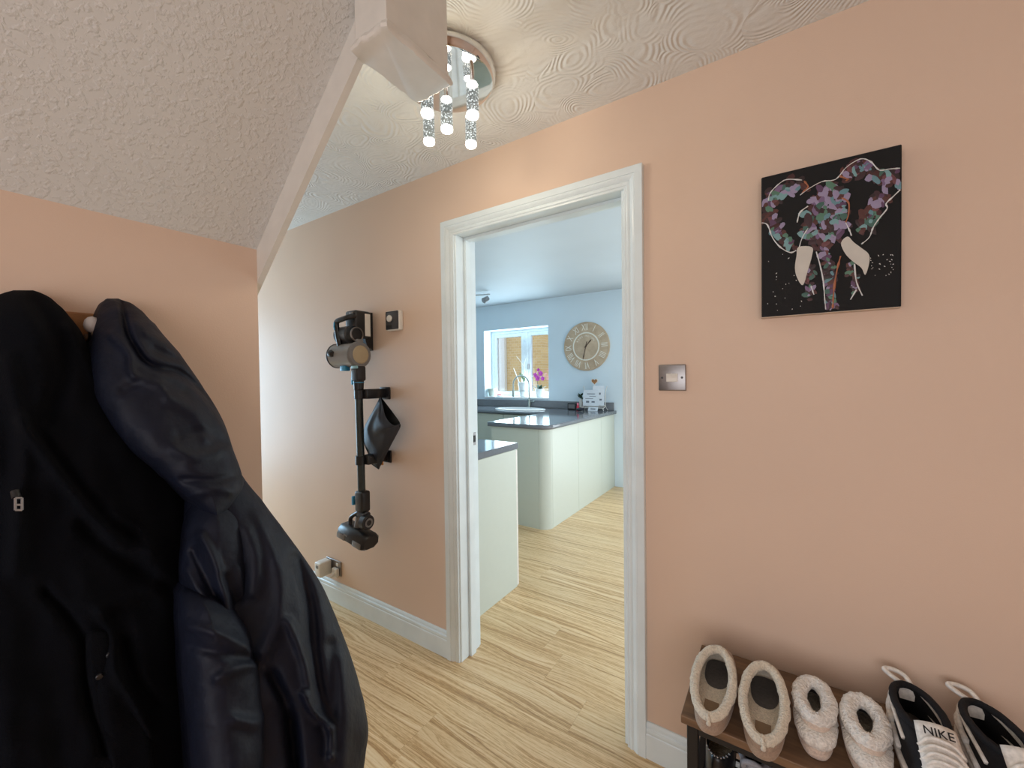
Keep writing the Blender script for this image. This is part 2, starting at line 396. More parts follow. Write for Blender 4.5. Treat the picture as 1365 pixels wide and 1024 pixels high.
# skirting boards and door casing: a profile swept along a path
def sweep(bm, prof, frames):
    """prof: (a, b) pairs; frames: (origin, vec for a, vec for b)"""
    rings(bm, [[Vector(o)+Vector(va)*a+Vector(vb)*b for a, b in prof] for o, va, vb in frames], True, True, True)
SK = [(0, 0), (.018, 0), (.018, .083), (.015, .086), (.0165, .090), (.0172, .096), (.0155, .102), (.010, .105), (.010, .110), (.0085, .116), (.004, .120), (0, .120)]
CP = [(0, 0), (0, .019), (.0015, .021), (.025, .021), (.0262, .0185), (.0275, .0185), (.0295, .0195), (.034, .0185), (.039, .0150), (.043, .0132), (.0445, .0110), (.046, .0110), (.048, .0125), (.053, .0128), (.057, .011), (.0585, .0085), (.060, .0085), (.062, .0095), (.066, .009), (.068, .006), (.068, 0)]
OL, OR, OT = -1.311, -.391, 2.034      # outer edges of the casing
def skirt(name, x0, x1, label=None):
    bm = B(); sweep(bm, SK, [((x0, 0, 0), (0, -1, 0), (0, 0, 1)), ((x1, 0, 0), (0, -1, 0), (0, 0, 1))]); return struct(obj(name, bm, M_WHITE, None, 35), label)
skirt('baseboard_left', XL, OL, 'white moulded skirting board below the vacuum cleaner')
skirt('baseboard_right', OR, XR, 'white moulded skirting board behind the shoe bench')
bm = B(); box(bm, (SX, YB, 0), (SX+.018, SY, .1), .004); struct(obj('baseboard_coats', bm, M_WHITE))
dr = sroot('door_1', 'white moulded door frame around the open kitchen doorway')
Yv = (0, -1, 0)
bm = B(); sweep(bm, CP, [((OL, 0, 0), (1, 0, 0), Yv), ((OL, 0, OT), (1, 0, -1), Yv)]); obj('casing', bm, M_WHITE, dr, 30)
bm = B(); sweep(bm, CP, [((OR, 0, 0), (-1, 0, 0), Yv), ((OR, 0, OT), (-1, 0, -1), Yv)]); obj('casing', bm, M_WHITE, dr, 30)
bm = B(); sweep(bm, CP, [((OL, 0, OT), (1, 0, -1), Yv), ((OR, 0, OT), (-1, 0, -1), Yv)]); obj('casing', bm, M_WHITE, dr, 30)
JL, JR, JT = -1.236, -.470, 1.970      # inner faces of the lining
for a, b in (((DL, 0, 0), (JL, WT+.004, JT)), ((JR, 0, 0), (DR, WT+.004, JT)), ((DL, 0, JT), (DR, WT+.004, DT))):
    bm = B(); box(bm, a, b, .0015, 1); obj('jamb', bm, M_WHITE, dr)
for a, b in (((JL, .055, 0), (JL+.013, .092, JT-.013)), ((JR-.013, .055, 0), (JR, .092, JT-.013)), ((JL, .055, JT-.013), (JR, .092, JT))):
    bm = B(); box(bm, a, b, .002, 2); obj('door_stop', bm, M_WHITE, dr)
q = at(636.5, 584, 'x', JL+.002)
bm = B(); box(bm, (JL, .098, q.z-.03), (JL+.003, .124, q.z+.03), .001, 1); sp = obj('strike_plate', bm, M_STEEL, dr)
bm = B(); box(bm, (JL+.003, .104, q.z-.016), (JL+.008, .116, q.z+.016), .001, 1); obj('latch_lip', bm, M_BLACKM, sp)
# kitchen-side casing
for a, b in (((JL-.07, WT, 0), (JL-.004, WT+.018, JT+.07)), ((JR+.004, WT, 0), (JR+.07, WT+.018, JT+.07)), ((JL-.004, WT, JT+.004), (JR+.004, WT+.018, JT+.07))):
    bm = B(); box(bm, a, b, .004, 2); obj('casing', bm, M_WHITE, dr)

# kitchen window
def framebar(parent, name, a, b, mat=M_UPVC, bev=.006): bm = B(); box(bm, a, b, bev); return obj(name, bm, mat, parent)
w1 = sroot('window_1', 'white two-casement kitchen window above the sink')
fy0, fy1 = KY+.18, KY+.25
x0, x1, z0, z1 = KW
fb = .045
framebar(w1, 'window_frame', (x0, fy0, z0), (x0+fb, fy1, z1)); framebar(w1, 'window_frame', (x1-fb, fy0, z0), (x1, fy1, z1))
framebar(w1, 'window_frame', (x0+fb, fy0, z1-fb), (x1-fb, fy1, z1)); framebar(w1, 'window_frame', (x0+fb, fy0, z0), (x1-fb, fy1, z0+fb))
mx_ = -2.995
framebar(w1, 'mullion', (mx_-.03, fy0, z0+fb), (mx_+.03, fy1, z1-fb))
for a, b in ((x0+fb, mx_-.03), (mx_+.03, x1-fb)):
    cs = framebar(w1, 'casement', (a, fy0+.005, z0+fb), (a+.05, fy1-.01, z1-fb))
    for p_, q_ in (((b-.05, fy0+.005, z0+fb), (b, fy1-.01, z1-fb)), ((a+.05, fy0+.005, z1-fb-.05), (b-.05, fy1-.01, z1-fb)), ((a+.05, fy0+.005, z0+fb), (b-.05, fy1-.01, z0+fb+.05))):
        framebar(w1, 'casement', p_, q_)
    bm = B(); box(bm, (a+.045, fy0+.03, z0+fb+.045), (b-.045, fy0+.036, z1-fb-.045)); obj('pane', bm, M_GLASS, w1)
bm = B(); box(bm, (x0, KY-.02, z0-.0), (x1, fy0, z0+.022), .006); obj('window_sill', bm, M_UPVC, w1)
hb = B(); box(hb, (mx_+.035, fy0-.02, 1.42), (mx_+.055, fy0+.004, 1.5), .004); obj('window_handle', hb, M_STEEL, w1)
# garden door in the far wall (beyond the casing, lights the floor)
d2 = sroot('door_2', 'white glazed garden door in the far kitchen wall')
a, b, t = PD
for p_, q_ in (((a, KY+.1, 0), (a+.07, KY+.16, t)), ((b-.07, KY+.1, 0), (b, KY+.16, t)), ((a+.07, KY+.1, t-.07), (b-.07, KY+.16, t)), ((a+.07, KY+.1, 0), (b-.07, KY+.16, .12)), (((a+b)/2-.05, KY+.1, .12), ((a+b)/2+.05, KY+.16, t-.07))): framebar(d2, 'door_frame', p_, q_)
for p_, q_ in ((a+.07, (a+b)/2-.05), ((a+b)/2+.05, b-.07)):
    bm = B(); box(bm, (p_, KY+.127, .12), (q_, KY+.133, t-.07)); obj('pane', bm, M_GLASS, d2)
# front-door glazing at the hall end; panes of two unseen openings added for fill
w2 = sroot('window_2'); bm = B(); box(bm, (XL-.06, -.72, .52), (XL-.05, -.12, 2.07)); obj('pane', bm, M_GLASS, w2)
w3 = sroot('fill_window_room'); bm = B(); box(bm, (-.82, YB-.06, .63), (1.12, YB-.05, 1.77)); obj('pane', bm, M_GLASS, w3)
w4 = sroot('fill_window_kitchen'); bm = B(); box(bm, (KXR+.05, .35, 0), (KXR+.06, 2.35, 2.08)); obj('pane', bm, M_GLASS, w4)
# outside: yellow brick neighbour wall, white post
def brick():
    t = NT('buff_brick'); v = t.coord(); mp = t.n('Mapping', Vector=v); mp.inputs['Rotation'].default_value = (H, 0, 0)
    bt = t.n('TexBrick', Vector=mp.outputs[0], Scale=4.4); bt.inputs['Color1'].default_value = rgb(226, 196, 140); bt.inputs['Color2'].default_value = rgb(214, 180, 124); bt.inputs['Mortar'].default_value = rgb(226, 206, 166)
    t.base(bt.outputs['Color']); t.b.inputs['Roughness'].default_value = .9; return t.m
nb = thing('neighbour_house', 'buff brick house wall outside the kitchen window', 'building', (-5.2, 6.2, -.1))
bm = B(); box(bm, (-1.6, 0, 0), (.93, .3, 5)); obj('brick_wall', bm, brick(), nb)
bm = B(); box(bm, (-.14, -.1, 0), (.02, 0, 5), .01); obj('downpipe_boxing', bm, M_UPVC, nb)
bm = B(); box(bm, (KXL-6, KY+RV, -.15), (8, 16, -.1)); struct(obj('ground_outside', bm, plain('patio_concrete', (196, 190, 180), .9)), 'pale paved ground outside the kitchen')

# ------------------------------------------------------------------ kitchen units
g_units = None
# worktop end unit beside the doorway
u = thing('kitchen_cabinet', 'cream gloss base unit just inside the kitchen doorway', 'cabinet', (-1.39, WT, 0))
bm = B(); box(bm, (-1.2, .005, .0), (-.02, .575, .865)); obj('carcass', bm, M_CREAM, u)
bm = B(); box(bm, (-.018, .005, 0), (0, .585, .865), .001, 1); obj('end_panel', bm, M_CREAM, u)
for k in range(2):
    bm = B(); box(bm, (-1.2+k*.6+.002, .588, .004), (-.6+k*.6-.002, .606, .862), .003); d_ = obj('cabinet_door', bm, M_WHITEP if k else M_CREAM, u)
bm = B(); box(bm, (-2.6, WT+.002, .866), (-1.388, .742, .904), .004); tag(obj('worktop', bm, M_TOP), 'glossy grey worktop slab on the base unit by the doorway', 'worktop')
# peninsula
PX0, PX1, PY0 = -2.25, -1.66, 1.62
u = thing('kitchen_cabinet', 'cream gloss peninsula unit with a rounded end corner', 'cabinet', (PX1, PY0, 0))
def rcorner(x1, y0, r, inset=0, n=10):
    return [(x1-r+(r-inset)*math.cos(a), y0+r+(r-inset)*math.sin(a)) for a in [-H+H*k/n for k in range(n+1)]]
r = .085
bm = B(); L_ = rcorner(0, 0, r)+[p for p in reversed(rcorner(0, 0, r, .02))]
prism(bm, [(x, y, 0) for x, y in L_], (0, 0, .866)); obj('corner_panel', bm, M_CREAM, u, 30)
bm = B(); box(bm, (PX0-PX1, 0, 0), (-r-.002, .02, .866), .001, 1); obj('end_panel', bm, M_CREAM, u)
ys = [r+.002, .63, 1.235, KY-PY0-.001]
for a, b in zip(ys, ys[1:]):
    bm = B(); box(bm, (-.02, a+.001, 0), (0, b-.0015, .866), .001, 1); obj('side_panel', bm, M_CREAM, u)
bm = B(); box(bm, (PX0-PX1+.002, r+.01, 0), (-.022, KY-PY0-.001, .866)); obj('carcass', bm, M_CREAM, u)
# sink run
for k in range(3):
    xb = PX0-.002-k*.6
    u = thing('kitchen_cabinet', ['cream gloss sink unit tucked behind the peninsula', 'cream gloss base unit under the kitchen window, next to the sink unit', 'cream gloss base unit in the far corner of the window run'][k], 'cabinet', (xb, 2.68, 0))
    bm = B(); box(bm, (-.596, .022, .1), (0, .59, .72)); obj('carcass', bm, M_CREAM, u)
    bm = B(); box(bm, (-.594, 0, .1), (-.002, .02, .862), .002); obj('cabinet_door', bm, M_CREAM, u)
    bm = B(); box(bm, (-.596, .05, 0), (0, .07, .1)); obj('plinth', bm, M_CREAM, u)
ov = .025
SKC = (-2.78, 2.95)
hole = [(SKC[0]+.33*math.cos(k*2*PI/40), SKC[1]+.18*math.sin(k*2*PI/40)) for k in range(40)]
rc = rcorner(PX1+ov, PY0-ov, .1)
outer = [(KXL+.002, KY-.002), (KXL+.002, 2.655), (PX0-ov, 2.655), (PX0-ov, PY0-ov)]+rc+[(PX1+ov, KY-.002)]
wt = holed('worktop', outer, [hole], .867, .905, M_TOP); tag(wt, 'glossy grey worktop running along the window and peninsula', 'worktop')
bm = B(); box(bm, (KXL+.002, KY-.022, .906), (PX1+.0, KY-.001, 1.0), .002); tag(obj('upstand', bm, plain('grey_upstand', (128, 130, 134), .2)), 'grey upstand strip behind the kitchen worktop', 'upstand')
# sink
sk = thing('sink', 'white oval sink set into the grey worktop', 'sink', (SKC[0], SKC[1], .905))
def oval(sx, sy, z, n=40): return [Vector((sx*math.cos(k*2*PI/n), sy*math.sin(k*2*PI/n), z)) for k in range(n)]
bm = B(); rings(bm, [oval(.315, .168, -.004), oval(.36, .21, .001), oval(.362, .212, .006), oval(.35, .2, .013), oval(.325, .178, .012), oval(.31, .165, -.02), oval(.27, .14, -.14), oval(.05, .03, -.155)], True, False, True); obj('bowl', bm, M_CERAM, sk, 60)
bm = B(); lathe(bm, [(.03, -.153), (.03, -.149), (.02, -.149)], n=20); obj('drain', bm, M_STEEL, sk, 40)
# tap
tp = thing('tap', 'tall swan-neck chrome tap beside the white sink', 'tap', (-2.80, 3.215, .9055))
bm = B(); lathe(bm, [(.028, 0), (.028, .008), (.02, .014), (.02, .11), (.013, .118)], n=20); obj('tap_body', bm, M_TAP, tp, 40)
bm = B(); R_ = .125
path = [Vector((0, 0, .11)), Vector((0, 0, .31))]+[Vector((-R_+R_*math.cos(a), -.0, .31+R_*math.sin(a)*.95)) for a in [PI*k/14 for k in range(1, 15)]]+[Vector((-2*R_, 0, .22))]
tube(bm, path, .0095, 12); sp_ = obj('spout', bm, M_TAP, tp, 60)
bm = B(); cyl(bm, (-2*R_, 0, .235), (-2*R_, 0, .14), .016, bev=.003); obj('spray_head', bm, M_TAP, sp_, 40)
bm = B(); cyl(bm, (.015, 0, .075), (.085, 0, .09), .008, bev=.002); obj('lever', bm, M_TAP, tp, 40)
bm = B(); cyl(bm, (-.01, 0, .225), (-2*R_, 0, .225), .004, n=8); obj('spout_stay', bm, M_TAP, tp, 60)

# wall clock
ck = thing('wall_clock', 'round pale wooden clock with white Roman numerals on kitchen wall', 'clock', (-2.004, KY-.001, 1.682))
bm = B(); cyl(bm, (0, 0, 0), (0, -.022, 0), .3, n=64, bev=.004); obj('clock_face', bm, M_CLOCK, ck, 40)
M_NUM = plain('cream_paint', (240, 236, 224), .6)
bm = B()
rings(bm, [[Vector((rr*math.cos(k*2*PI/64), yy, rr*math.sin(k*2*PI/64))) for k in range(64)] for rr, yy in ((.160, -.022), (.160, -.026), (.174, -.026), (.174, -.022))]); obj('numeral_ring', bm, M_NUM, ck)
for k, s in enumerate(['XII', 'I', 'II', 'III', 'IIII', 'V', 'VI', 'VII', 'VIII', 'IX', 'X', 'XI']):
    a = H-k*PI/6+math.radians(3); d = Vector((math.cos(a), 0, math.sin(a))); tx = Vector((math.sin(a), 0, -math.cos(a)))
    text('numeral', s, .115, M_NUM, ck, wmat(tx*.62, d*1.0, Vector((0, -1, 0)), d*.232+Vector((0, -.023, 0))), .001)
wd = 'KENSINGTON'
for k, s in enumerate(wd):
    a = H+math.radians(3+(4.5-k)*12.5); d = Vector((math.cos(a), 0, math.sin(a))); tx = Vector((math.sin(a), 0, -math.cos(a)))
    text('letter', s, .032, M_NUM, ck, wmat(tx, d, Vector((0, -1, 0)), d*.128+Vector((0, -.0225, 0))), .0006)
M_HAND = plain('bronze_hand', (84, 62, 50), .5)
def hand(ang, L, w, back):
    d = Vector((math.sin(ang), 0, math.cos(ang))); tx = Vector((d.z, 0, -d.x)); c0 = Vector((0, -.028, 0)); bm = B()
    prism(bm, [c0-d*back-tx*w, c0-d*back+tx*w, c0+d*L*.5+tx*w*.8, c0+d*L*.78+tx*w*1.6, c0+d*L, c0+d*L*.78-tx*w*1.6, c0+d*L*.5-tx*w*.8], (0, -.002, 0)); return bm
obj('hour_hand', hand(math.radians(42), .115, .005, .02), M_HAND, ck); obj('minute_hand', hand(math.radians(193), .165, .004, .06), M_HAND, ck)
bm = B(); cyl(bm, (0, -.02, 0), (0, -.034, 0), .009, n=16); obj('hand_boss', bm, M_HAND, ck)

# letter rack with papers, heart, small things beside it
lr = thing('letter_rack', 'white wire letter rack on the worktop below the clock', 'letter rack', (-1.875, 3.17, .906))
for sx in (-.135, .135):
    bm = B(); tube(bm, smoothpath([(sx*1.08, -.06, .004), (sx, -.045, .03), (sx, .02, .06), (sx*.98, .045, .22), (sx*1.12, .05, .29)]), .004, 8); obj('side_wire', bm, M_WHITEP, lr, 60)
    bm = B(); tube(bm, smoothpath([(sx*1.1, .075, .004), (sx, .06, .03), (sx, .03, .06)]), .004, 8); obj('foot_wire', bm, M_WHITEP, lr, 60)
for z, yy in ((.05, -.02), (.06, .03), (.16, .045), (.035, -.045)):
    bm = B(); tube(bm, [(-.135, yy, z), (.135, yy, z)], .004, 8); obj('cross_wire', bm, M_WHITEP, lr, 60)
hp = [(.0+.046*math.sin(t)**3*1.0, 0, .046*(13*math.cos(t)-5*math.cos(2*t)-2*math.cos(3*t)-math.cos(4*t))/16) for t in [2*PI*k/40 for k in range(40)]]
bm = B(); prism(bm, [Vector((x, .04, z+.345)) for x, _, z in hp], (0, -.008, 0)); bm2 = obj('heart', bm, M_WHITEP, lr)
bm = B(); prism(bm, [Vector((x*.75, .0315, z*.75+.346)) for x, _, z in hp], (0, -.002, 0)); obj('heart_inlay', bm, M_RAIL, bm2)
bm = B(); tube(bm, [(0, .045, .16), (0, .045, .31)], .004, 8); obj('heart_stem', bm, M_WHITEP, lr, 60)
M_PAPER = plain('white_paper', (232, 238, 244), .7); M_INK = plain('grey_ink', (120, 128, 140), .8)
def paper(nm, lab, c, w, h, lean, rz, marks):
    o = thing(nm, lab, 'card', c, rz); dy = math.sin(lean); dz = math.cos(lean)
    bm = B(); obox(bm, Vector((0, dy*h/2, dz*h/2)), Vector((w/2, 0, 0)), Vector((0, dz, -dy))*.0012, Vector((0, dy, dz))*h/2); obj('sheet', bm, M_PAPER, o)
    for (mx0, mz, mw, mh) in marks:
        bm = B(); obox(bm, Vector((mx0*w, dy*h*mz, dz*h*mz))+Vector((0, -dz, dy))*.0018, Vector((mw*w/2, 0, 0)), Vector((0, dz, -dy))*.0004, Vector((0, dy, dz))*mh*h/2); obj('print', bm, M_INK, o)
paper('greeting_card', 'white card with grey print leaning in the wire letter rack', (-1.905, 3.15, .962), .2, .19, .12, 0, [(.0, .75, .5, .05), (.1, .6, .4, .03), (-.2, .25, .2, .12), (.15, .25, .2, .1), (-.1, .45, .5, .03)])
paper('greeting_card', 'taller white card behind the printed card in the letter rack', (-1.82, 3.175, .966), .14, .235, .1, .1, [(.1, .6, .2, .1), (.2, .3, .2, .08)])
paper('greeting_card', 'small folded card lying under the wire letter rack', (-1.86, 3.10, .906), .12, .05, .5, 0, [(0, .5, .5, .3)])
bx = thing('radio', 'small black-framed box radio on worktop beside letter rack', 'radio', (-2.16, 3.19, .906))
bm = B(); box(bm, (-.055, -.03, 0), (.055, .03, .08), .005); obj('case', bm, M_BLACKP, bx, 40)
bm = B(); box(bm, (-.042, -.033, .015), (.042, -.029, .066), .001, 1); obj('front', bm, M_MGREY, bx)
pb = thing('bottle', 'small red bottle with pink cap beside the letter rack', 'bottle', (-2.035, 3.07, .906))
bm = B(); lathe(bm, [(.014, 0), (.016, .004), (.016, .05), (.009, .062), (.009, .068)], n=16); obj('bottle_body', bm, plain('red_plastic', (216, 40, 74), .3), pb, 40)
bm = B(); lathe(bm, [(.011, .066), (.011, .088), (.008, .092)], n=16); obj('cap', bm, plain('pink_plastic', (240, 130, 150), .3), pb, 40)
bp = thing('pouch', 'black pouch lying under the letter rack', 'pouch', (-1.985, 3.02, .906)); bm = B(); blob(bm, (0, 0, .022), .045, .035, .022, 2, .2); obj('pouch_body', bm, M_BAG, bp, 80)
bm = B(); tube(bm, [(-.03, 0, .036), (.03, 0, .036)], .002, 6); obj('zip', bm, M_STEEL, bp)
pl = thing('plant_sprig', 'dark leafy sprig in a thin jar behind the letter rack', 'plant', (-2.06, 3.215, .906))
bm = B(); lathe(bm, [(.018, 0), (.02, .004), (.02, .12), (.016, .13)], n=16); obj('jar', bm, M_WHITEP, pl, 40)
M_LEAF = plain('dark_leaf', (40, 66, 44), .6)
def leaf(bm, a, d, nrm, L, w):
    d = d.normalized(); s = d.cross(nrm).normalized(); nn = s.cross(d)
    V = [bm.verts.new(a+d*L*t+s*w*x+nn*L*.25*(t*(1-t))+nn*(-abs(x)*w*.3)) for t, x in ((0, 0), (.3, -1), (.3, 0), (.3, 1), (.7, -.8), (.7, 0), (.7, .8), (1, 0))]
    for f in ((0, 1, 2), (0, 2, 3), (1, 4, 5, 2), (2, 5, 6, 3), (4, 7, 5), (5, 7, 6)): bm.faces.new([V[k] for k in f])
for k in range(7):
    bm = B(); a = k*.9; leaf(bm, Vector((0, 0, .12+k*.008)), Vector((math.cos(a), math.sin(a)*.6, .7)), Vector((0, 0, 1)), .06, .018); obj('leaf', bm, M_LEAF, pl, 80)

# window-sill things
SZ = KW[2]+.023
pt = thing('plant_pot', 'small pale green bowl pot on the kitchen window sill', 'pot', (-3.52, 3.36, SZ)); bm = B()
lathe(bm, [(.04, 0), (.058, .09), (.062, .095), (.062, .11), (.055, .11), (.05, .08)], n=28); obj('pot_body', bm, plain('sage_glaze', (196, 204, 192), .3), pt, 40)
bm = B(); lathe(bm, [(.052, .085), (.03, .092), (.0, .094)], n=20, cap=False); obj('soil', bm, plain('soil', (90, 76, 60), .9), pt)
ds = thing('soap_dish', 'small red soap bar dish on the window sill', 'dish', (-3.385, 3.36, SZ)); bm = B(); lathe(bm, [(.045, 0), (.06, .012), (.055, .014), (.04, .006)], n=24); obj('dish', bm, M_CERAM, ds, 50)
bm = B(); blob(bm, (0, 0, .018), .04, .028, .014, 2); obj('soap', bm, plain('red_soap', (206, 70, 80), .4), ds, 80)
vs = thing('vase', 'tall white vase of twisted white branches on the window sill', 'vase', (-2.985, 3.36, SZ)); bm = B()
lathe(bm, [(.04, 0), (.048, .005), (.07, .19), (.072, .2), (.064, .2), (.045, .02)], n=28); obj('vase_body', bm, M_CERAM, vs, 40)
for k, pts in enumerate([[(0, 0, .1), (-.03, .01, .26), (.03, 0, .36), (-.02, .01, .46), (-.1, 0, .56)], [(.01, 0, .1), (.04, 0, .3), (.01, .01, .42), (.05, 0, .52), (.09, 0, .55)], [(-.02, 0, .1), (-.1, 0, .28), (-.16, .01, .4)], [(.02, 0, .1), (.08, 0, .24), (.2, .0, .30), (.24, 0, .36)]]):
    bm = B(); tube(bm, smoothpath(pts), .006, 7, rf=lambda i: max(.0025, .008-.0003*i)); obj('branch', bm, plain('white_branch', (226, 226, 220), .6), vs, 80)
for k in range(3):
    bm = B(); leaf(bm, Vector((.0, 0, .2+.03*k)), Vector((.6-.5*k, -.3, .8)), Vector((0, -1, .2)), .09, .02); obj('leaf', bm, plain('sage_leaf', (150, 170, 130), .5), vs, 80)
oc = thing('orchid', 'magenta orchid in a white pot on the window sill', 'orchid', (-2.73, 3.37, SZ)); bm = B()
lathe(bm, [(.045, 0), (.06, .1), (.063, .11), (.055, .11), (.045, .02)], n=28); obj('pot', bm, M_CERAM, oc, 40)
bm = B(); tube(bm, smoothpath([(-.0, 0, .08), (-.03, 0, .2), (-.02, 0, .3), (.04, -.01, .34)]), .0035, 7); obj('stem', bm, M_LEAF, oc, 80)
for k in range(4):
    bm = B(); leaf(bm, Vector((0, 0, .1)), Vector((math.cos(k*1.6+.4), math.sin(k*1.6+.4)*.5, .45)), Vector((0, 0, 1)), .12, .025); obj('leaf', bm, M_LEAF, oc, 80)
M_MAG = plain('magenta_petal', (232, 90, 206), .5)
for fx, fz, sc in ((.035, .315, .85), (-.05, .30, .7), (.065, .25, .7), (-.012, .255, .9), (.0, .365, .55)):
    fl_ = None
    for k in range(5):
        a = k*2*PI/5+.3; bm = B(); leaf(bm, Vector((fx, -.02, fz)), Vector((math.cos(a), -.25, math.sin(a))), Vector((0, -1, 0)), .05*sc, .022*sc); obj('petal', bm, M_MAG, oc, 80)
# ceiling spotlight bar in the kitchen
sb = thing('spotlight_bar', 'chrome spotlight bar on the kitchen ceiling', 'light', (-2.95, 2.35, KC-.001))
bm = B(); cyl(bm, (-.25, 0, 0), (-.25, 0, -.025), .05, bev=.004); obj('ceiling_rose', bm, M_CHROME, sb, 40)
bm = B(); tube(bm, [(-.6, -.1, -.035), (-.25, 0, -.035), (.08, .12, -.035)], .008, 10); obj('bar', bm, M_CHROME, sb, 60)
for x, y_ in ((.05, .11), (-.2, .02), (-.5, -.07)):
    bm = B(); tube(bm, [(x, y_, -.035), (x, y_, -.085)], .005, 8); st = obj('spot_stem', bm, M_CHROME, sb, 60)
    bm = B(); cyl(bm, (x-.01, y_+.02, -.075), (x-.03, y_-.045, -.115), .028, .034, bev=.004); hd = obj('spot_head', bm, M_STEEL, sb, 40)

# ------------------------------------------------------------------ hall ceiling lamp
lp = thing('ceiling_lamp', 'round chrome ceiling lamp with five hanging bubble-glass tubes', 'lamp', (-.88, -.44, ZC))
bm = B(); lathe(bm, [(.150, -.0005), (.158, -.004), (.153, -.028), (.146, -.036), (.138, -.037)], n=64); obj('plate', bm, M_CHROME, lp, 30)
for dx, dy, zb in ((0, 0, 2.098), (-.09, .012, 2.094), (.02, .095, 2.088), (.005, -.09, 2.098), (.1, .005, 2.108)):
    zb -= ZC
    bm = B(); cyl(bm, (dx, dy, -.036), (dx, dy, zb+.104), .0065, n=12); st = obj('stem', bm, M_CHROME, lp, 60)
    bm = B(); lathe(bm, [(.007, zb+.104), (.0155, zb+.1005), (.0180, zb+.0965)], (dx, dy, 0), 16); obj('tube_cap', bm, M_LED, st, 40)
    bm = B(); lathe(bm, [(.0178, zb+.0965), (.0186, zb+.0955), (.0186, zb+.012), (.0180, zb+.010)], (dx, dy, 0), 24, False); tb = obj('glass_tube', bm, M_BUBBLE, lp, 60)
    bm = B(); lathe(bm, [(.0181, zb+.012), (.0190, zb+.005), (.0170, zb-.001), (.009, zb-.004)], (dx, dy, 0), 24); obj('led_tip', bm, M_LED, tb, 60)
    l = bpy.data.lights.new('lamp_light', 'POINT'); l.energy = LAMP_W; l.color = (1, .88, .68); l.shadow_soft_size = .012
    o = bpy.data.objects.new('lamp_light', l); C.objects.link(o); o.parent = lp; o.location = (dx, dy, zb-.02)

# ------------------------------------------------------------------ light switch, thermostat, socket
c = at(896, 503.5, 'y', -.004)
sw = thing('light_switch', 'brushed steel double light switch on the pink wall', 'light switch', (c.x, -.0005, c.z))
bm = B(); box(bm, (-.043, -.007, -.043), (.043, 0, .043), .003, 3); obj('plate', bm, M_STEEL, sw, 40)
bm = B(); box(bm, (-.018, -.0085, -.0135), (.018, -.0065, .0135), .001, 1); obj('rocker_surround', bm, M_WHITEP, sw)
for sx in (-1, 1):
    bm = B(); prism(bm, [(sx*.0085-.0072, -.0085, -.012), (sx*.0085-.0072, -.0085, .012), (sx*.0085-.0072, -.0132, .011), (sx*.0085-.0072, -.0100, -.0005), (sx*.0085-.0072, -.0095, -.012)], (.0144, 0, 0)); obj('rocker', bm, M_WHITEP, sw)
    bm = B(); cyl(bm, (sx*.031, -.006, 0), (sx*.031, -.0079, 0), .0036, n=16); obj('screw', bm, M_DGREY, sw, 40)
c = at(516, 428, 'y', -.03)
th = thing('thermostat', 'white wall thermostat with grey face and round white dial', 'thermostat', (-1.638, -.0005, 1.612))
bm = B(); box(bm, (-.05, -.03, -.05), (.05, 0, .05), .008, 3); obj('case', bm, M_WHITEP, th, 40)
bm = B(); box(bm, (-.046, -.0312, -.045), (.046, -.029, .046), .004, 2); fc = obj('face', bm, M_DGREY, th, 40)
bm = B(); cyl(bm, (-.012, -.031, .010), (-.012, -.044, .010), .017, bev=.003); obj('dial', bm, M_WHITEP, th, 40)
bm = B(); box(bm, (-.042, -.0325, -.040), (.0, -.031, -.022), .001, 1); obj('display', bm, M_BLACKP, fc)
sk_ = thing('wall_socket', 'brushed steel double wall socket just above the skirting', 'socket', (-2.225, -.0005, .205))
bm = B(); box(bm, (-.073, -.007, -.043), (.073, 0, .043), .003, 3); obj('plate', bm, M_STEEL, sk_, 40)
for sx in (-.055, .03): bm = B(); box(bm, (sx, -.0095, .012), (sx+.02, -.006, .03), .001, 1); obj('rocker', bm, M_WHITEP, sk_)
pg = thing('plug_adapter', 'boxy white plug-in adapter in the wall socket', 'plug', (-2.268, -.0080, .20))
bm = B(); box(bm, (-.03, -.075, -.04), (.03, 0, .045), .009, 3); obj('case', bm, M_WHITEP, pg, 40)
bm = B(); box(bm, (-.012, -.0765, .012), (.012, -.074, .03), .002, 1); obj('indicator_panel', bm, M_MGREY, pg)
pg = thing('plug', 'small white three-pin plug beside the boxy adapter', 'plug', (-2.187, -.0080, .185))
bm = B(); box(bm, (-.024, -.022, -.025), (.024, 0, .025), .006, 3); obj('case', bm, M_WHITEP, pg, 40)
bm = B(); cyl(bm, (0, -.018, -.005), (0, -.045, -.018), .012, .008, bev=.002); obj('cord_grip', bm, M_WHITEP, pg, 40)

# ------------------------------------------------------------------ painting: canvas with raised dabs of paint
cv = thing('painting', 'black canvas painting of an elephant in colourful dabs', 'painting', (.099, -.0005, 1.482))
bm = B(); box(bm, (-.148, -.034, 0), (.148, 0, .400), .003, 2); obj('canvas', bm, plain('black_canvas', (10, 10, 12), .8, nscale=500, nstr=.25, bdist=.001), cv)
bm = B(); box(bm, (-.1485, -.0325, -.0008), (.1485, -.001, .0004)); obj('canvas_edge', bm, plain('raw_canvas', (214, 196, 178), .9), cv)
O = Vector((.099, -.0005, 1.482))
def pp(cx, cy, lift): return at(990+cx*240/910, 170+cy*270/1024, 'y', -.0345-lift)-O
PAL = [(92, 62, 92), (120, 96, 130), (84, 124, 104), (64, 100, 90), (120, 160, 164), (100, 140, 150), (66, 30, 30), (84, 44, 38), (60, 34, 40), (152, 140, 170), (108, 62, 66), (46, 28, 30)]
PM = [plain('paint_dab_%d' % i, cc, .5) for i, cc in enumerate(PAL)]
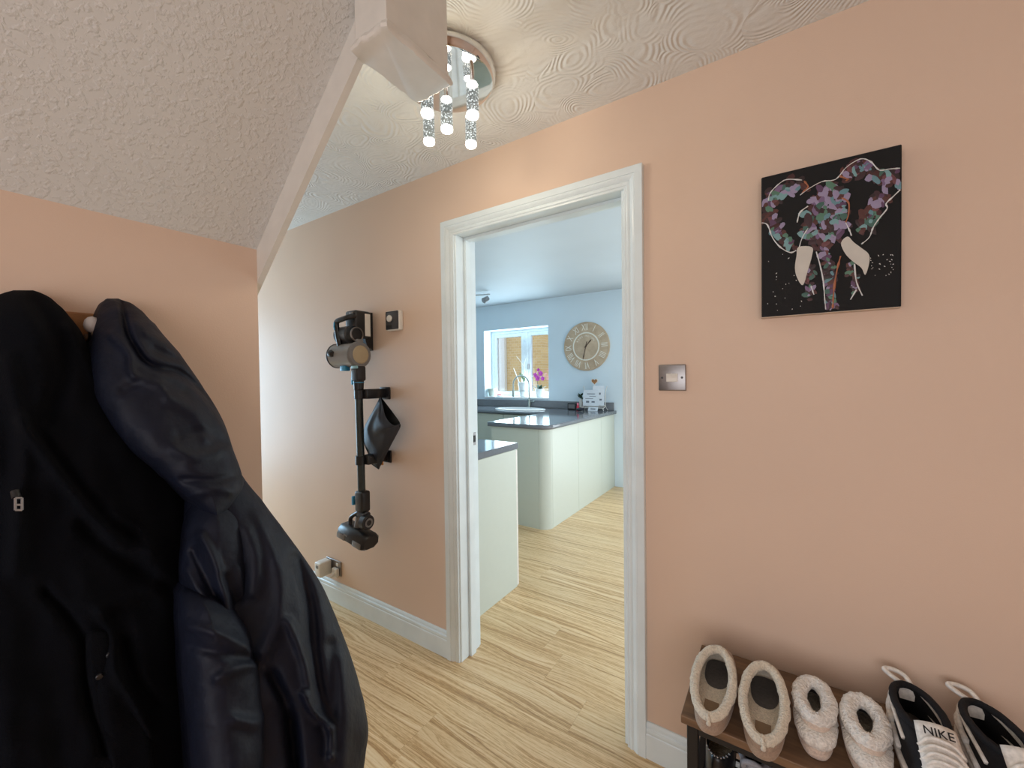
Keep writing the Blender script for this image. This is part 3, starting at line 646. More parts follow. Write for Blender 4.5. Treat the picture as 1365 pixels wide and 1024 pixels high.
PCR = plain('cream_paint_stroke', (206, 200, 190), .55); POR = plain('orange_paint_stroke', (170, 104, 70), .5); PWH = plain('white_paint_stroke', (224, 222, 220), .5)
CRNG = random.Random(11)
def inside(v):
    return (max(-.1465, min(.1465, v.x)), v.y, max(.0015, min(.3985, v.z)))
def dab(bm, mi, cx, cy, rx, ry, ang, lift):
    n = 9; ca, sa = math.cos(ang), math.sin(ang); V = []
    for k in range(n):
        a = k*2*PI/n; q = CRNG.uniform(.8, 1.15); x, y_ = rx*math.cos(a)*q, ry*math.sin(a)*q
        V.append(bm.verts.new(inside(pp(cx+x*ca-y_*sa, cy+x*sa+y_*ca, lift))))
    ce = bm.verts.new(inside(pp(cx, cy, lift+.0006)))
    for k in range(n): f = bm.faces.new((V[k], V[(k+1) % n], ce)); f.material_index = mi
def scatter(name, pts, n, spread, size, light=.1):
    bm = B(); P_ = smoothpath([(x, y_, 0) for x, y_ in pts], 8)
    for k in range(n):
        p = P_[int(CRNG.random()*(len(P_)-1))]; x, y_ = p.x+CRNG.gauss(0, spread*.5), p.y+CRNG.gauss(0, spread*.5); s = size*CRNG.uniform(.75, 1.45)
        mi = CRNG.choice((6, 7, 8, 11)) if k < n*.4 else (9 if CRNG.random() < light else CRNG.randrange(len(PAL)))
        dab(bm, mi, x, y_, s*1.35, s*.72, CRNG.choice((-.9, -.6, .6, -.3, 1.2))+CRNG.uniform(-.3, .3), .0002+k*.000012)
    obj(name, bm, PM, cv)
scatter('ear_dabs', [(118, 430), (150, 380), (185, 335), (240, 300), (300, 290)], 55, 36, 19)
scatter('ear_dabs', [(130, 440), (160, 500), (190, 545), (230, 580), (265, 575)], 42, 30, 18)
scatter('ear_dabs', [(520, 245), (570, 205), (630, 200), (690, 240), (770, 245)], 60, 36, 21)
scatter('ear_dabs', [(770, 270), (700, 350), (680, 410), (640, 450), (610, 520)], 60, 42, 21)
scatter('head_dabs', [(370, 370), (440, 330), (490, 350), (480, 420), (410, 440), (380, 410), (470, 480), (420, 520)], 120, 50, 21, .16)
scatter('head_dabs', [(330, 490), (350, 540), (420, 570), (500, 540)], 50, 34, 19, .2)
scatter('trunk_dabs', [(410, 610), (440, 690), (440, 780), (445, 860), (445, 905)], 90, 26, 15)
scatter('leg_dabs', [(345, 700), (335, 780), (330, 870)], 24, 20, 14); scatter('leg_dabs', [(540, 690), (560, 770), (570, 840)], 24, 22, 13)
bm = B()
def stroke(bm, pts, r, lift=.0022):
    P_ = smoothpath([(x, y_, 0) for x, y_ in pts], 5)
    tube(bm, [Vector(inside(pp(p.x, p.y, lift-.001))) for p in P_], r, 6, rf=lambda i: r*(.55+1.6*abs(noise.noise(Vector((i*.7, pts[0][0]*.1, 0))))))
for nm, mt_, sts in (('outline_stroke', PWH, [[(92, 482), (125, 492), (150, 555), (190, 605), (240, 632), (270, 622)], [(130, 370), (140, 330), (190, 280), (230, 262), (300, 266)], [(290, 342), (330, 312), (400, 274), (470, 262), (520, 205), (570, 170), (610, 158), (650, 175), (690, 215), (740, 210), (796, 206)],
                     [(796, 315), (760, 350), (725, 385), (730, 410), (690, 460), (660, 505), (640, 555), (600, 590)], [(372, 628), (392, 700), (408, 780), (414, 860), (420, 920)], [(275, 480), (290, 430), (330, 398)], [(565, 690), (575, 780), (605, 850)], [(520, 480), (540, 520), (550, 548)], [(330, 510), (300, 560), (285, 610)], [(545, 870), (575, 820)], [(345, 800), (360, 845)]]),
                    ('warm_stroke', POR, [[(495, 650), (475, 730), (460, 830), (455, 915)], [(310, 270), (330, 300), (300, 330)], [(500, 355), (535, 380), (535, 440), (520, 480)], [(488, 245), (530, 262), (520, 270)]])):
    for s_ in sts:
        bm = B(); stroke(bm, s_, .0017 if mt_ is PWH else .0023); obj(nm, bm, mt_, cv, 80)
for poly in ([(282, 605), (350, 606), (350, 650), (330, 720), (305, 797), (275, 760), (264, 710), (272, 650)], [(497, 585), (530, 552), (560, 580), (600, 610), (636, 640), (640, 680), (620, 745), (600, 710), (560, 680), (520, 640)]):
    bm = B(); prism(bm, [pp(p_.x, p_.y, .0015) for p_ in smoothpath([(x, y_, 0) for x, y_ in poly], 4, True)], (0, -.0012, 0)); obj('tusk', bm, PCR, cv)
bm = B()
for k in range(46):
    x, y_ = (CRNG.uniform(640, 790), CRNG.uniform(640, 750)) if k < 26 else (CRNG.uniform(110, 300), CRNG.uniform(640, 930))
    dab(bm, 0, x, y_, CRNG.uniform(1.5, 5), 2, CRNG.random()*3, .0003)
o = obj('paint_speckles', bm, PWH, cv); o['kind'] = 'stuff'

# ------------------------------------------------------------------ cordless vacuum on its wall dock
VX, VY, VZ = -1.85, -.14, 1.44
vc = thing('vacuum_cleaner', 'black cordless stick vacuum with clear dust cup hung on wall', 'vacuum', (VX, VY, VZ))
VO = Vector((VX, VY, VZ))
def V(px, py, y_=VY): return at(px, py, 'y', y_)-VO
bm = B(); cyl(bm, (-.085, 0, 0), (.085, 0, 0), .062, n=40, bev=.004); obj('dust_cup', bm, M_CUP, vc, 40)
bm = B(); cyl(bm, (-.06, 0, 0), (.07, 0, 0), .036, .030, n=28); obj('cyclone_filter', bm, M_MGREY, vc, 40)
bm = B(); cyl(bm, (-.118, 0, 0), (-.083, 0, 0), .052, .0645, n=40, bev=.006); obj('cup_rear', bm, M_DGREY, vc, 40)
bm = B(); cyl(bm, (.083, 0, 0), (.104, 0, 0), .066, .064, n=40, bev=.005); lid = obj('cup_lid', bm, M_MGREY, vc, 40)
bm = B(); cyl(bm, (.104, 0, 0), (.108, 0, 0), .046, .042, n=32, bev=.0015); obj('lid_window', bm, plain('dusty_beige', (176, 158, 128), .5), lid, 40)
bm = B(); box(bm, (.085, -.018, .058), (.104, .018, .078), .006, 2); obj('lid_catch', bm, M_MGREY, lid, 40)
bm = B(); cyl(bm, (-.06, -.055, .01), (-.03, -.066, .005), .02, .014, n=16, bev=.003); obj('cup_vent', bm, M_BLACKP, vc, 40)
bm = B(); cyl(bm, (-.075, .01, .105), (.03, .01, .105), .046, .046, n=36, bev=.008); obj('motor_housing', bm, M_DGREY, vc, 40)
bm = B(); cyl(bm, (.03, .01, .105), (.06, .01, .105), .044, .040, n=36, bev=.004); mh = obj('motor_collar', bm, M_BLACKP, vc, 40)
bm = B(); rings(bm, [[Vector((xx, .01+rr*math.cos(k*2*PI/32), .105+rr*math.sin(k*2*PI/32))) for k in range(32)] for xx, rr in ((.058, .037), (.066, .037), (.066, .031), (.058, .031))]); obj('trim_ring', bm, M_STEEL, mh, 40)
bm = B(); cyl(bm, (.056, .01, .105), (.063, .01, .105), .031, n=28, bev=.003); obj('power_button', bm, M_BLACKP, mh, 40)
# battery block and dock against the wall
bl, br_ = V(471, 440, -.085).x, V(485, 440, -.085).x
bm = B(); obox(bm, Vector(((bl+br_)/2, .055, .160)), Vector(((br_-bl)/2, 0, 0)), Vector((0, .050, 0)), Vector((0, 0, .070)), .014, 3); bb = obj('battery', bm, M_BLACKP, vc, 40)
bm = B(); obox(bm, Vector((br_-.03, .004, .205)), Vector((.0165, 0, 0)), Vector((0, .003, 0)), Vector((0, 0, .014)), .002, 2); obj('battery_label', bm, M_MGREY, bb, 40)
dl, dx_ = V(483, 440, 0).x, V(497.5, 440, 0).x
bm = B(); prism(bm, [(dl, .104, .232), (dl, .1375, .232), (dl, .1375, .03), (dl, .10, .05), (dl, .085, .10)], (dx_-dl, 0, 0)); obj('wall_dock', bm, M_BLACKP, vc)
bm = B(); box(bm, (br_-.001, .062, .10), (br_+.0025, .094, .215), .001, 1); obj('battery_stripe', bm, M_WHITEP, bb)
# handle loop
hx = [V(476, 421, -.11), V(466, 422.5, -.16), V(455, 426, -.17), V(449.5, 428.5, -.17), V(448.5, 433, -.17), V(450, 445, -.17), V(452.5, 458, -.17), V(454.5, 468, -.16)]
bm = B(); tube(bm, smoothpath(hx, 5), .013, 12); hd = obj('handle', bm, M_BLACKP, vc, 80)
bm = B(); tube(bm, [V(446.5, 430, -.178), V(446.2, 436, -.178), V(447, 440, -.178)], .007, 8); obj('grip_accent', bm, M_BLUE, hd, 80)
# neck, wand, clamps
nx = V(478, 505).x; q = lambda py: V(478, py).z
bm = B(); obox(bm, Vector((nx, 0, (q(488)+q(508))/2)), Vector((.028, 0, 0)), Vector((0, .026, 0)), Vector((0, 0, (q(488)-q(508))/2)), .009, 3); obj('neck', bm, M_BLACKP, vc, 40)
bm = B(); cyl(bm, (nx, 0, q(507)), (nx, 0, q(520)), .026, .024, n=24, bev=.003); nc = obj('wand_collar', bm, M_BLACKP, vc, 40)
bm = B(); cyl(bm, (nx, 0, q(509.4)), (nx, 0, q(510.4)), .0272, n=24); obj('collar_stripe', bm, M_BLUE, nc, 40)
bm = B(); obox(bm, V(471.5, 507.5, VY-.012), Vector((.007, 0, 0)), Vector((0, .012, 0)), Vector((0, 0, .02)), .003, 2); obj('release_button', bm, M_BLUE, vc, 40)
bm = B(); obox(bm, V(460, 491, VY-.02), Vector((.024, 0, 0)), Vector((0, .015, 0)), Vector((0, 0, .014)), .005, 2); obj('cup_latch', bm, M_BLUE, vc, 40)
bm = B(); obox(bm, V(472.5, 489.5, VY-.03), Vector((.022, 0, 0)), Vector((0, .006, 0)), Vector((0, 0, .007)), .003, 2); obj('latch_lever', bm, plain('pale_blue_plastic', (150, 196, 206), .4), vc, 40)
bm = B(); cyl(bm, (nx, 0, q(519)), (nx+.008, 0, q(656)), .0185, n=24); obj('wand', bm, plain('grey_green_metal', (66, 72, 72), .35, .6), vc, 40)
for py in (526, 613):
    bm = B(); cyl(bm, (nx+.003, 0, q(py-6)), (nx+.003, 0, q(py+6)), .0245, n=24, bev=.002); cl = obj('wand_clip', bm, M_BLACKP, vc, 40)
    bm = B(); box(bm, (nx+.01, .01, q(py+6)), (nx+.05, .136, q(py-7)), .004, 2); obj('clip_bracket', bm, M_BLACKP, cl, 40)
    bm = B(); box(bm, (nx+.0, .126, q(py+8)), (nx+.075, .137, q(py-9)), .004, 2); obj('clip_plate', bm, M_BLACKP, cl, 40)
# cuff, swivel, floor head
ex = nx+.008
bm = B(); obox(bm, Vector((ex+.005, 0, (q(653)+q(680))/2)), Vector((.031, 0, 0)), Vector((0, .026, 0)), Vector((0, 0, (q(653)-q(680))/2)), .010, 3); obj('wand_cuff', bm, M_BLACKP, vc, 40)
bm = B(); obox(bm, V(472.3, 667, VY-.015), Vector((.007, 0, 0)), Vector((0, .012, 0)), Vector((0, 0, .022)), .003, 2); obj('release_button', bm, M_BLUE, vc, 40)
bm = B(); cyl(bm, (ex-.02, 0, q(682)), (ex+.04, 0, q(685)), .022, n=20, bev=.004); obj('swivel', bm, M_DGREY, vc, 40)
bm = B(); tube(bm, smoothpath([Vector((ex-.02, 0, q(682))), V(468, 690), V(467, 704, -.15)]), .010, 10); obj('hinge_arm', bm, M_BLACKP, vc, 80)
bm = B(); cyl(bm, V(479, 688), V(477, 702), .018, n=16); obj('hose', bm, M_MGREY, vc, 40)
bm = B(); wc = V(488, 696, -.15); cyl(bm, wc+Vector((-.02, 0, 0)), wc+Vector((.022, 0, 0)), .036, n=28, bev=.005); wh = obj('roller_wheel', bm, M_BLACKP, vc, 40)
bm = B(); rings(bm, [[wc+Vector((xx, rr*math.cos(k*2*PI/24), rr*math.sin(k*2*PI/24))) for k in range(24)] for xx, rr in ((.020, .022), (.0245, .022), (.0245, .014), (.020, .014))]); obj('wheel_ring', bm, M_MGREY, wh, 40)
A_, B_ = V(459.5, 703, -.14), V(496, 724, -.14); d = (B_-A_).normalized(); up_ = Vector((-d.z, 0, d.x)); dep = Vector((0, 1, 0))
bm = B(); L2 = (B_-A_).length/2-.004
hprof = [(-.03, .05), (-.05, .02), (-.05, -.035), (-.03, -.048), (.02, -.048), (.05, -.02), (.05, .02), (.03, .05)]
mid = (A_+B_)/2
rings(bm, [[mid+d*s+dep*(a*k)+up_*(b*k*.75) for a, b in hprof] for s, k in ((-L2, .8), (-L2+.012, 1), (L2-.012, 1), (L2, .8))], True, True, True); fh = obj('floor_head', bm, M_BLACKP, vc, 40)
for s in (-L2+.04, L2-.05):
    bm = B(); obox(bm, mid+d*s+dep*-.046+up_*-.014, d*.032, dep*.008, up_*.015, .004, 2); obj('bumper_roller', bm, M_MGREY, fh, 40)
bm = B(); obox(bm, mid+d*-.03+dep*-.0505+up_*.004, d*.016, dep*.002, up_*.005, .001, 1); obj('head_badge', bm, M_MGREY, fh)

# black fabric bag hung on the dock clip
bo = at(507, 527, 'y', -.05)
bg_ = thing('fabric_bag', 'small black fabric bag hanging open beside the vacuum wand', 'bag', bo)
def G(px, py, y_): return at(px, py, 'y', y_)-bo
front = [(507, 528, -.07), (497, 548, -.095), (487, 566, -.10), (484.5, 580, -.10), (486, 594, -.10), (491, 606, -.09), (494, 618, -.07), (505, 625.5, -.05)]
right = [(507, 528, -.07), (510, 540, -.12), (513, 553, -.135), (519, 563, -.14), (526, 568, -.13), (534, 566, -.10), (530, 577, -.09), (520, 596, -.08), (511, 614, -.06), (505, 625.5, -.05)]
bm = B(); n = 26
def curve(pts, n): 
    P_ = smoothpath(pts, 8); return [P_[round(k*(len(P_)-1)/(n-1))] for k in range(n)]
Lp, Rp = curve(front, n), curve(right, n); grid = []
for k in range(n):
    r_ = []
    for j in range(13):
        t = j/12; p = Lp[k].lerp(Rp[k], t); y_ = p.z-.035*math.sin(PI*t)*math.sin(PI*k/(n-1))+.010*noise.noise(Vector((j*.5, k*.22, 4))); r_.append(bm.verts.new(G(p.x, p.y, y_)))
    grid.append(r_)
for k in range(n-1):
    for j in range(12): bm.faces.new((grid[k][j], grid[k][j+1], grid[k+1][j+1], grid[k+1][j]))
bmesh.ops.remove_doubles(bm, verts=bm.verts, dist=1e-5); o = obj('bag_front', bm, M_BAG, bg_, 180)
md = o.modifiers.new('thick', 'SOLIDIFY'); md.thickness = .002
bm = B(); back = [(507, 528, -.07), (517, 541, -.045), (526, 553, -.04), (534, 566, -.10), (530, 577, -.05), (520, 596, -.04), (511, 614, -.035), (505, 625.5, -.05)]
Rb = curve(back, n); grid = []
for k in range(n):
    r_ = []
    for j in range(9):
        t = j/8; p = Lp[k].lerp(Rb[k], t); r_.append(bm.verts.new(G(p.x, p.y, min(-.024, p.z+.03*math.sin(PI*t)*math.sin(PI*k/(n-1))))))
    grid.append(r_)
for k in range(n-1):
    for j in range(8): bm.faces.new((grid[k][j], grid[k][j+1], grid[k+1][j+1], grid[k+1][j]))
bmesh.ops.remove_doubles(bm, verts=bm.verts, dist=1e-5); o = obj('bag_back', bm, cloth('black_nylon_inside', (16, 17, 20), .8, 30, .1), bg_, 180)
md = o.modifiers.new('thick', 'SOLIDIFY'); md.thickness = .002
bm = B(); q = at(509.5, 617.5, 'y', -.045)-bo; box(bm, q-Vector((.007, .003, .010)), q+Vector((.007, .003, .010)), .001, 1); obj('orange_tag', bm, plain('orange_fabric', (226, 160, 84), .7), bg_)

# ------------------------------------------------------------------ shoe bench and shoes
BX0, BX1, BY0, BY1, BT = -.215, .86, -.335, -.012, .457
be = thing('shoe_bench', 'rustic brown shoe bench with black metal frame against the wall', 'bench', (BX0, BY0, 0))
def bp_(x, y_, z): return (x-BX0, y_-BY0, z)
nb_ = 2; dw = (BY1-BY0)/nb_
bm = B(); box(bm, bp_(BX0, BY0, BT-.02), bp_(BX1, BY1, BT), .002, 2); obj('seat_board', bm, M_BENCH, be)
lg = .026
for x in (BX0+.012, BX1-.012-lg):
    for y_ in (BY0+.012, BY1-.012-lg):
        bm = B(); box(bm, bp_(x, y_, 0), bp_(x+lg, y_+lg, BT-.0205), .002, 1); obj('leg', bm, M_BLACKM, be)
for y_ in (BY0+.012, BY1-.012-lg):
    bm = B(); box(bm, bp_(BX0+.012+lg, y_, BT-.044), bp_(BX1-.012-lg, y_+lg, BT-.021), .002, 1); obj('rail', bm, M_BLACKM, be)
    for z in (.25, .07):
        bm = B(); box(bm, bp_(BX0+.012+lg, y_, z-.02), bp_(BX1-.012-lg, y_+lg, z), .002, 1); obj('rail', bm, M_BLACKM, be)
for z in (.25, .07):
    for x in (BX0+.012, BX1-.012-lg):
        bm = B(); box(bm, bp_(x, BY0+.012+lg, z-.02), bp_(x+lg, BY1-.012-lg, z), .002, 1); obj('side_rail', bm, M_BLACKM, be)
    for k in range(9):
        yy = BY0+.05+k*.028
        bm = B(); tube(bm, [bp_(BX0+.026, yy, z-.006), bp_(BX1-.026, yy, z-.006)], .003, 6); obj('shelf_wire', bm, M_BLACKM, be, 60)

def outl(n, L, W, z, sc=1.0, toe=.9, sq=2.75):
    P_ = []
    for k in range(n):
        a = k*2*PI/n; c, s = math.cos(a), math.sin(a)
        x = W/2*math.copysign(abs(s)**(2/sq), s)*(.86+.14*c); y_ = L/2*math.copysign(abs(c)**(2/sq), c)
        P_.append(Vector((x*sc, y_*sc, z)))
    return P_
def opening(n, a, b, yc, zh, zi):
    return [Vector((a*math.sin(k*2*PI/n), yc+b*math.cos(k*2*PI/n), zh+(zi-zh)*(1+math.cos(k*2*PI/n))/2)) for k in range(n)]
def shoe(name, label, loc, rotz, L, W, sole, oa, ob, oyc, zh, zi, m_sole, m_up, m_in, m_ins, collar=None, group=None, cat='shoe', bul=1.8):
    t = thing(name, label, cat, loc, rotz, group); n = 48
    bm = B(); rings(bm, [outl(n, L, W, 0, .96), outl(n, L, W, sole*.3, 1.0), outl(n, L, W, sole*.8, 1.01), outl(n, L, W, sole, .98)], True, True, True); obj('sole', bm, m_sole, t, 50)
    op = opening(n, oa, ob, oyc, zh, zi); o0 = outl(n, L, W, sole, .975); Ls = []
    for j in range(9):
        s = j/8; h_ = s**bul; v = math.sin(s*H); Ls.append([Vector((a.x+(b.x-a.x)*h_, a.y+(b.y-a.y)*h_, sole+(b.z-sole)*v)) for a, b in zip(o0, op)])
    bm = B(); rings(bm, Ls); up = obj('upper', bm, m_up, t, 180)
    ins = outl(n, L, W, sole+.006, .86); Ls = []
    for j in range(7):
        s = j/6; Ls.append([Vector((a.x+(b.x-a.x)*math.sin(s*H), a.y+(b.y-a.y)*math.sin(s*H), a.z+(b.z-a.z)*(s**.8))) for a, b in zip(op, ins)])
    bm = B(); rings(bm, Ls); obj('lining', bm, m_in, t, 180)
    bm = B(); f = rings(bm, [outl(n, L, W, sole+.001, .87), outl(n, L, W, sole+.0075, .85)], True, True, True); obj('insole', bm, m_ins, t)
    if collar:
        m_c, r, nz, off = collar; P_ = opening(72, oa+off, ob+off, oyc, zh, zi); bm = B(); tube(bm, P_, r, 20, True)
        for v in bm.verts:
            q_ = noise.noise(v.co*70+Vector(loc)*9)*.5+noise.noise(v.co*170+Vector(loc)*9)*.5+noise.noise(v.co*380)*.35
            c_ = min(P_, key=lambda p: (p-v.co).length); v.co += (v.co-c_).normalized()*q_*nz
        obj('collar', bm, m_c, t, 180)
    return t
GS = None
# tan shearling slippers, toes to the wall, heels over the bench edge
M_LBL = plain('brown_label', (134, 112, 88), .8, nscale=300, nstr=.2)
for k, (x, y_, rz, lab) in enumerate(((-.1490, -.226, .0, 'tan sheepskin slipper with cream lining at the bench end'), (-.0380, -.232, .0, 'tan sheepskin slipper with cream lining beside the white fluffy slippers'))):
    s_ = shoe('slipper', lab, (x, y_, BT+.0005), rz, .278, .107, .022, .0430, .094, -.034, .040, .094, M_SUEDE, M_SUEDE, M_SHEAR, M_SHEAR, (M_SHEAR, .0108, .0035, .0), 'pair of tan sheepskin slippers', 'slipper')
    bm = B(); box(bm, (-.016, -.096, .0298), (.016, -.060, .0308)); obj('insole_label', bm, M_LBL, s_)
    bm = B(); prism(bm, [p+Vector((0, 0, .0001)) for p in outl(40, .12, .074, .0298)], (0, 0, .0012)); o = obj('toe_oval', bm, M_DARKIN, s_); o.location = (0, .052, 0)  # darker oval laid over the insole, toe half only
    bm = B(); tube(bm, smoothpath([(.0, -.134, .048), (.003, -.144, .044), (.004, -.144, .034), (.001, -.139, .030)]), .0045, 8); obj('heel_loop', bm, M_SHEAR, s_, 80)
for k, (x, y_, rz, lab) in enumerate(((.064, -.196, .0, 'white fluffy slipper standing next to the tan slippers'), (.1565, -.205, .0, 'white fluffy slipper standing next to the black trainer'))):
    s_ = shoe('fluffy_slipper', lab, (x, y_, BT+.0005), rz, .215, .088, .016, .0290, .056, -.012, .066, .080, M_SUEDEP, M_SUEDEP, M_DARKIN, M_SHEAR, (M_FLUFF, .0158, .005, .0), 'pair of white fluffy slippers', 'slipper')
    P_ = [p for p in outl(60, .190, .072, .038)]
    bm = B(); tube(bm, P_, .017, 16, True, rf=lambda i: .006+.012*(1-math.cos(i*2*PI/60))/2)
    for v in bm.verts: v.co += Vector((v.co.x, v.co.y, 0)).normalized()*.004*(noise.noise(v.co*90)+.6*noise.noise(v.co*260))
    obj('fluff_band', bm, M_FLUFF, s_, 180)
# black and white trainers, heels to the wall
for k, (x, y_, rz, lab) in enumerate(((.258, -.198, PI+.06, 'black and white trainer with lettered tongue, beside the fluffy slippers'), (.380, -.185, PI+.10, 'black and white trainer with cream heel loop at the end of the row'))):
    s_ = shoe('trainer', lab, (x, y_, BT+.0005), rz, .285, .106, .028, .039, .088, -.037, .100, .106, M_WHITEL, M_BLACKF, M_BLACKF, M_DARKIN, (M_BLACKF, .0075, .001, .0), 'pair of black and white trainers', 'trainer', 1.5)
    # side overlays: cream ribs flowing round the heel and sides
    n = 60; o0 = outl(n, .285, .106, .028, .985); op = opening(n, .039, .088, -.037, .100, .106)
    def surf(kk, s): a, b = o0[kk % n], op[kk % n]; h_ = s**1.5; return Vector((a.x+(b.x-a.x)*h_, a.y+(b.y-a.y)*h_, .028+(b.z-.028)*math.sin(s*H)))
    for (k0, k1, s0, s1, rr) in ((16, 44, .30, .30, .0075), (31, 46, .92, .55, .006), (32, 48, .78, .40, .006), (20, 40, .62, .62, .005), (14, 29, .15, .80, .0055), (46, 31, .15, .80, .0055), (12, 26, .45, .95, .004), (48, 34, .45, .95, .004), (8, 52, .05, .05, .006)):
        bm = B(); m_ = abs(k1-k0); P_ = [surf(round(k0+(k1-k0)*i/m_), s0+(s1-s0)*i/m_) for i in range(m_+1)]; P_ = [p+(p-Vector((0, p.y*.5, .05))).normalized()*.002 for p in P_]
        tube(bm, P_, rr, 10); obj('side_overlay', bm, M_WHITEL, s_, 180)
    bm = B(); prism(bm, [(-.018, -.126, .100), (.018, -.126, .100), (.013, -.118, .070), (-.013, -.118, .070)], (0, .003, 0)); obj('heel_patch', bm, M_WHITEL, s_)
    bm = B(); P_ = smoothpath([(.004, -.128, .098), (.026, -.138, .108), (.034, -.150, .112), (.018, -.156, .113), (-.002, -.148, .110), (-.010, -.132, .102)], 6)
    for q_ in P_: pass
    tube(bm, P_, .0055, 8); obj('heel_loop', bm, M_WHITEL, s_, 180)
    # tongue sloping up out of the opening
    bm = B(); grid = []
    for i in range(9):
        t = i/8; r_ = []
        for j in range(9):
            u_ = j/8*2-1; yy = .058+.070*t; zz = .142-.056*t-.010*u_*u_; r_.append(bm.verts.new((u_*(.036-.004*(1-t)*u_*u_), yy-.006*u_*u_*(1-t), zz)))
        grid.append(r_)
    for i in range(8):
        for j in range(8): bm.faces.new((grid[i][j], grid[i][j+1], grid[i+1][j+1], grid[i+1][j]))
    tg = obj('tongue', bm, M_WHITEL, s_, 180); md = tg.modifiers.new('thick', 'SOLIDIFY'); md.thickness = .007
    d_ = Vector((0, .070, -.056)).normalized()
    if k == 0: text('tongue_lettering', 'NIKE', .0205, plain('black_print', (16, 16, 20), .6), tg, wmat(Vector((-1, 0, 0))*1.05, -d_*1.0, Vector((-1, 0, 0)).cross(-d_), Vector((0, .072, .1312))+Vector((0, .056, .070)).normalized()*.0015), .0008)
    for i in range(5):
        yy = .086+i*.009; zz = .122-i*.0085; bm = B(); tube(bm, smoothpath([(-.034, yy, zz-.016), (-.015, yy+.002, zz+.004), (.015, yy-.002, zz+.004), (.034, yy, zz-.016)]), .003, 8); obj('lace', bm, M_WHITEL, s_, 180)
# shoes on the shelf below
ls = .2505
s_ = shoe('flat_shoe', 'black studded flat shoe with cream insole on shelf under bench', (-.142, -.185, ls), .05, .25, .084, .016, .032, .085, -.025, .105, .065, M_BLACKF, plain('black_leather', (20, 20, 22), .35), M_BLACKF, M_SHEAR, None, 'shoes on the lower shelf', 'shoe')
for i in range(9):
    a = PI-.9+i*.22; bm = B(); blob(bm, (.033*math.sin(a), -.025+.086*math.cos(a), .105-.04*(1+math.cos(a))/2+.002), .0035, .0035, .003, 1); obj('stud', bm, M_STEEL, s_, 80)
for k, (x, lab) in enumerate(((-.058, 'grey knit trainer with tall heel next to the black flat shoe'), (.030, 'grey knit trainer under the middle of the bench top'))):
    s_ = shoe('knit_trainer', lab, (x, -.19, ls), .0, .265, .086, .026, .030, .060, -.060, .135, .105, M_WHITEL, M_GREYK, M_BLACKF, M_DARKIN, (M_GREYK, .0065, .001, 0.), 'shoes on the lower shelf', 'trainer', 1.5)
    bm = B(); tube(bm, smoothpath([(-.02, -.118, .125), (-.017, -.132, .148), (0, -.136, .156), (.017, -.132, .148), (.02, -.118, .125)]), .006, 8); obj('heel_loop', bm, M_GREYK, s_, 180)
s_ = shoe('dark_trainer', 'black trainer with white laces on the shelf under the fluffy slippers', (.135, -.18, ls), .0, .265, .086, .026, .030, .060, -.060, .105, .105, M_WHITEL, M_BLACKF, M_BLACKF, M_DARKIN, (M_BLACKF, .0065, .001, 0.), 'shoes on the lower shelf', 'trainer', 1.5)
for i in range(4):
    yy = .02+i*.02; zz = .108-i*.011; bm = B(); tube(bm, smoothpath([(-.03, yy, zz-.014), (0, yy, zz+.003), (.03, yy, zz-.014)]), .003, 8); obj('lace', bm, M_WHITEL, s_, 180)

# ------------------------------------------------------------------ coat rail and coats
rl = thing('coat_rail', 'oak coat rail board fixed to the wall behind the coats', 'coat rail', (SX, -1.30, 1.42))
bm = B(); box(bm, (.0005, -.30, -.045), (.018, .165, .045), .004, 2); obj('board', bm, M_RAIL, rl)
for yy in (-.2, -.03, at(123, 440, 'x', SX+.06).y+1.30):
    bm = B(); tube(bm, smoothpath([(.018, yy, -.005), (.05, yy, -.012), (.062, yy, .005), (.06, yy, .022)]), .006, 10); hk = obj('hook', bm, M_STEEL, rl, 80)
    bm = B(); blob(bm, (.06, yy, .016), .013, .013, .018, 2); obj('hook_knob', bm, plain('pale_grey_ceramic', (196, 190, 188), .4), hk, 80)
def itp(rows, y_):
    ys = [r[0] for r in rows]; k = max(0, min(len(rows)-2, sum(1 for q in ys if q <= y_)-1)); 
    def cr(i, t): 
        g = lambda m_: rows[max(0, min(len(rows)-1, m_))][i]; a, b, c, d = g(k-1), g(k), g(k+1), g(k+2)
        return .5*(2*b+(c-a)*t+(2*a-5*b+4*c-d)*t*t+(3*b-a-3*c+d)*t**3)
    t = (y_-ys[k])/(ys[k+1]-ys[k]); return cr(1, t), cr(2, t)
def segd(px, py, pts):
    best = 1e9; 
    for (ax, ay), (bx, by) in zip(pts, pts[1:]):
        dx, dy = bx-ax, by-ay; t = max(0, min(1, ((px-ax)*dx+(py-ay)*dy)/(dx*dx+dy*dy))); best = min(best, math.hypot(px-ax-dx*t, py-ay-dy*t))
    return best
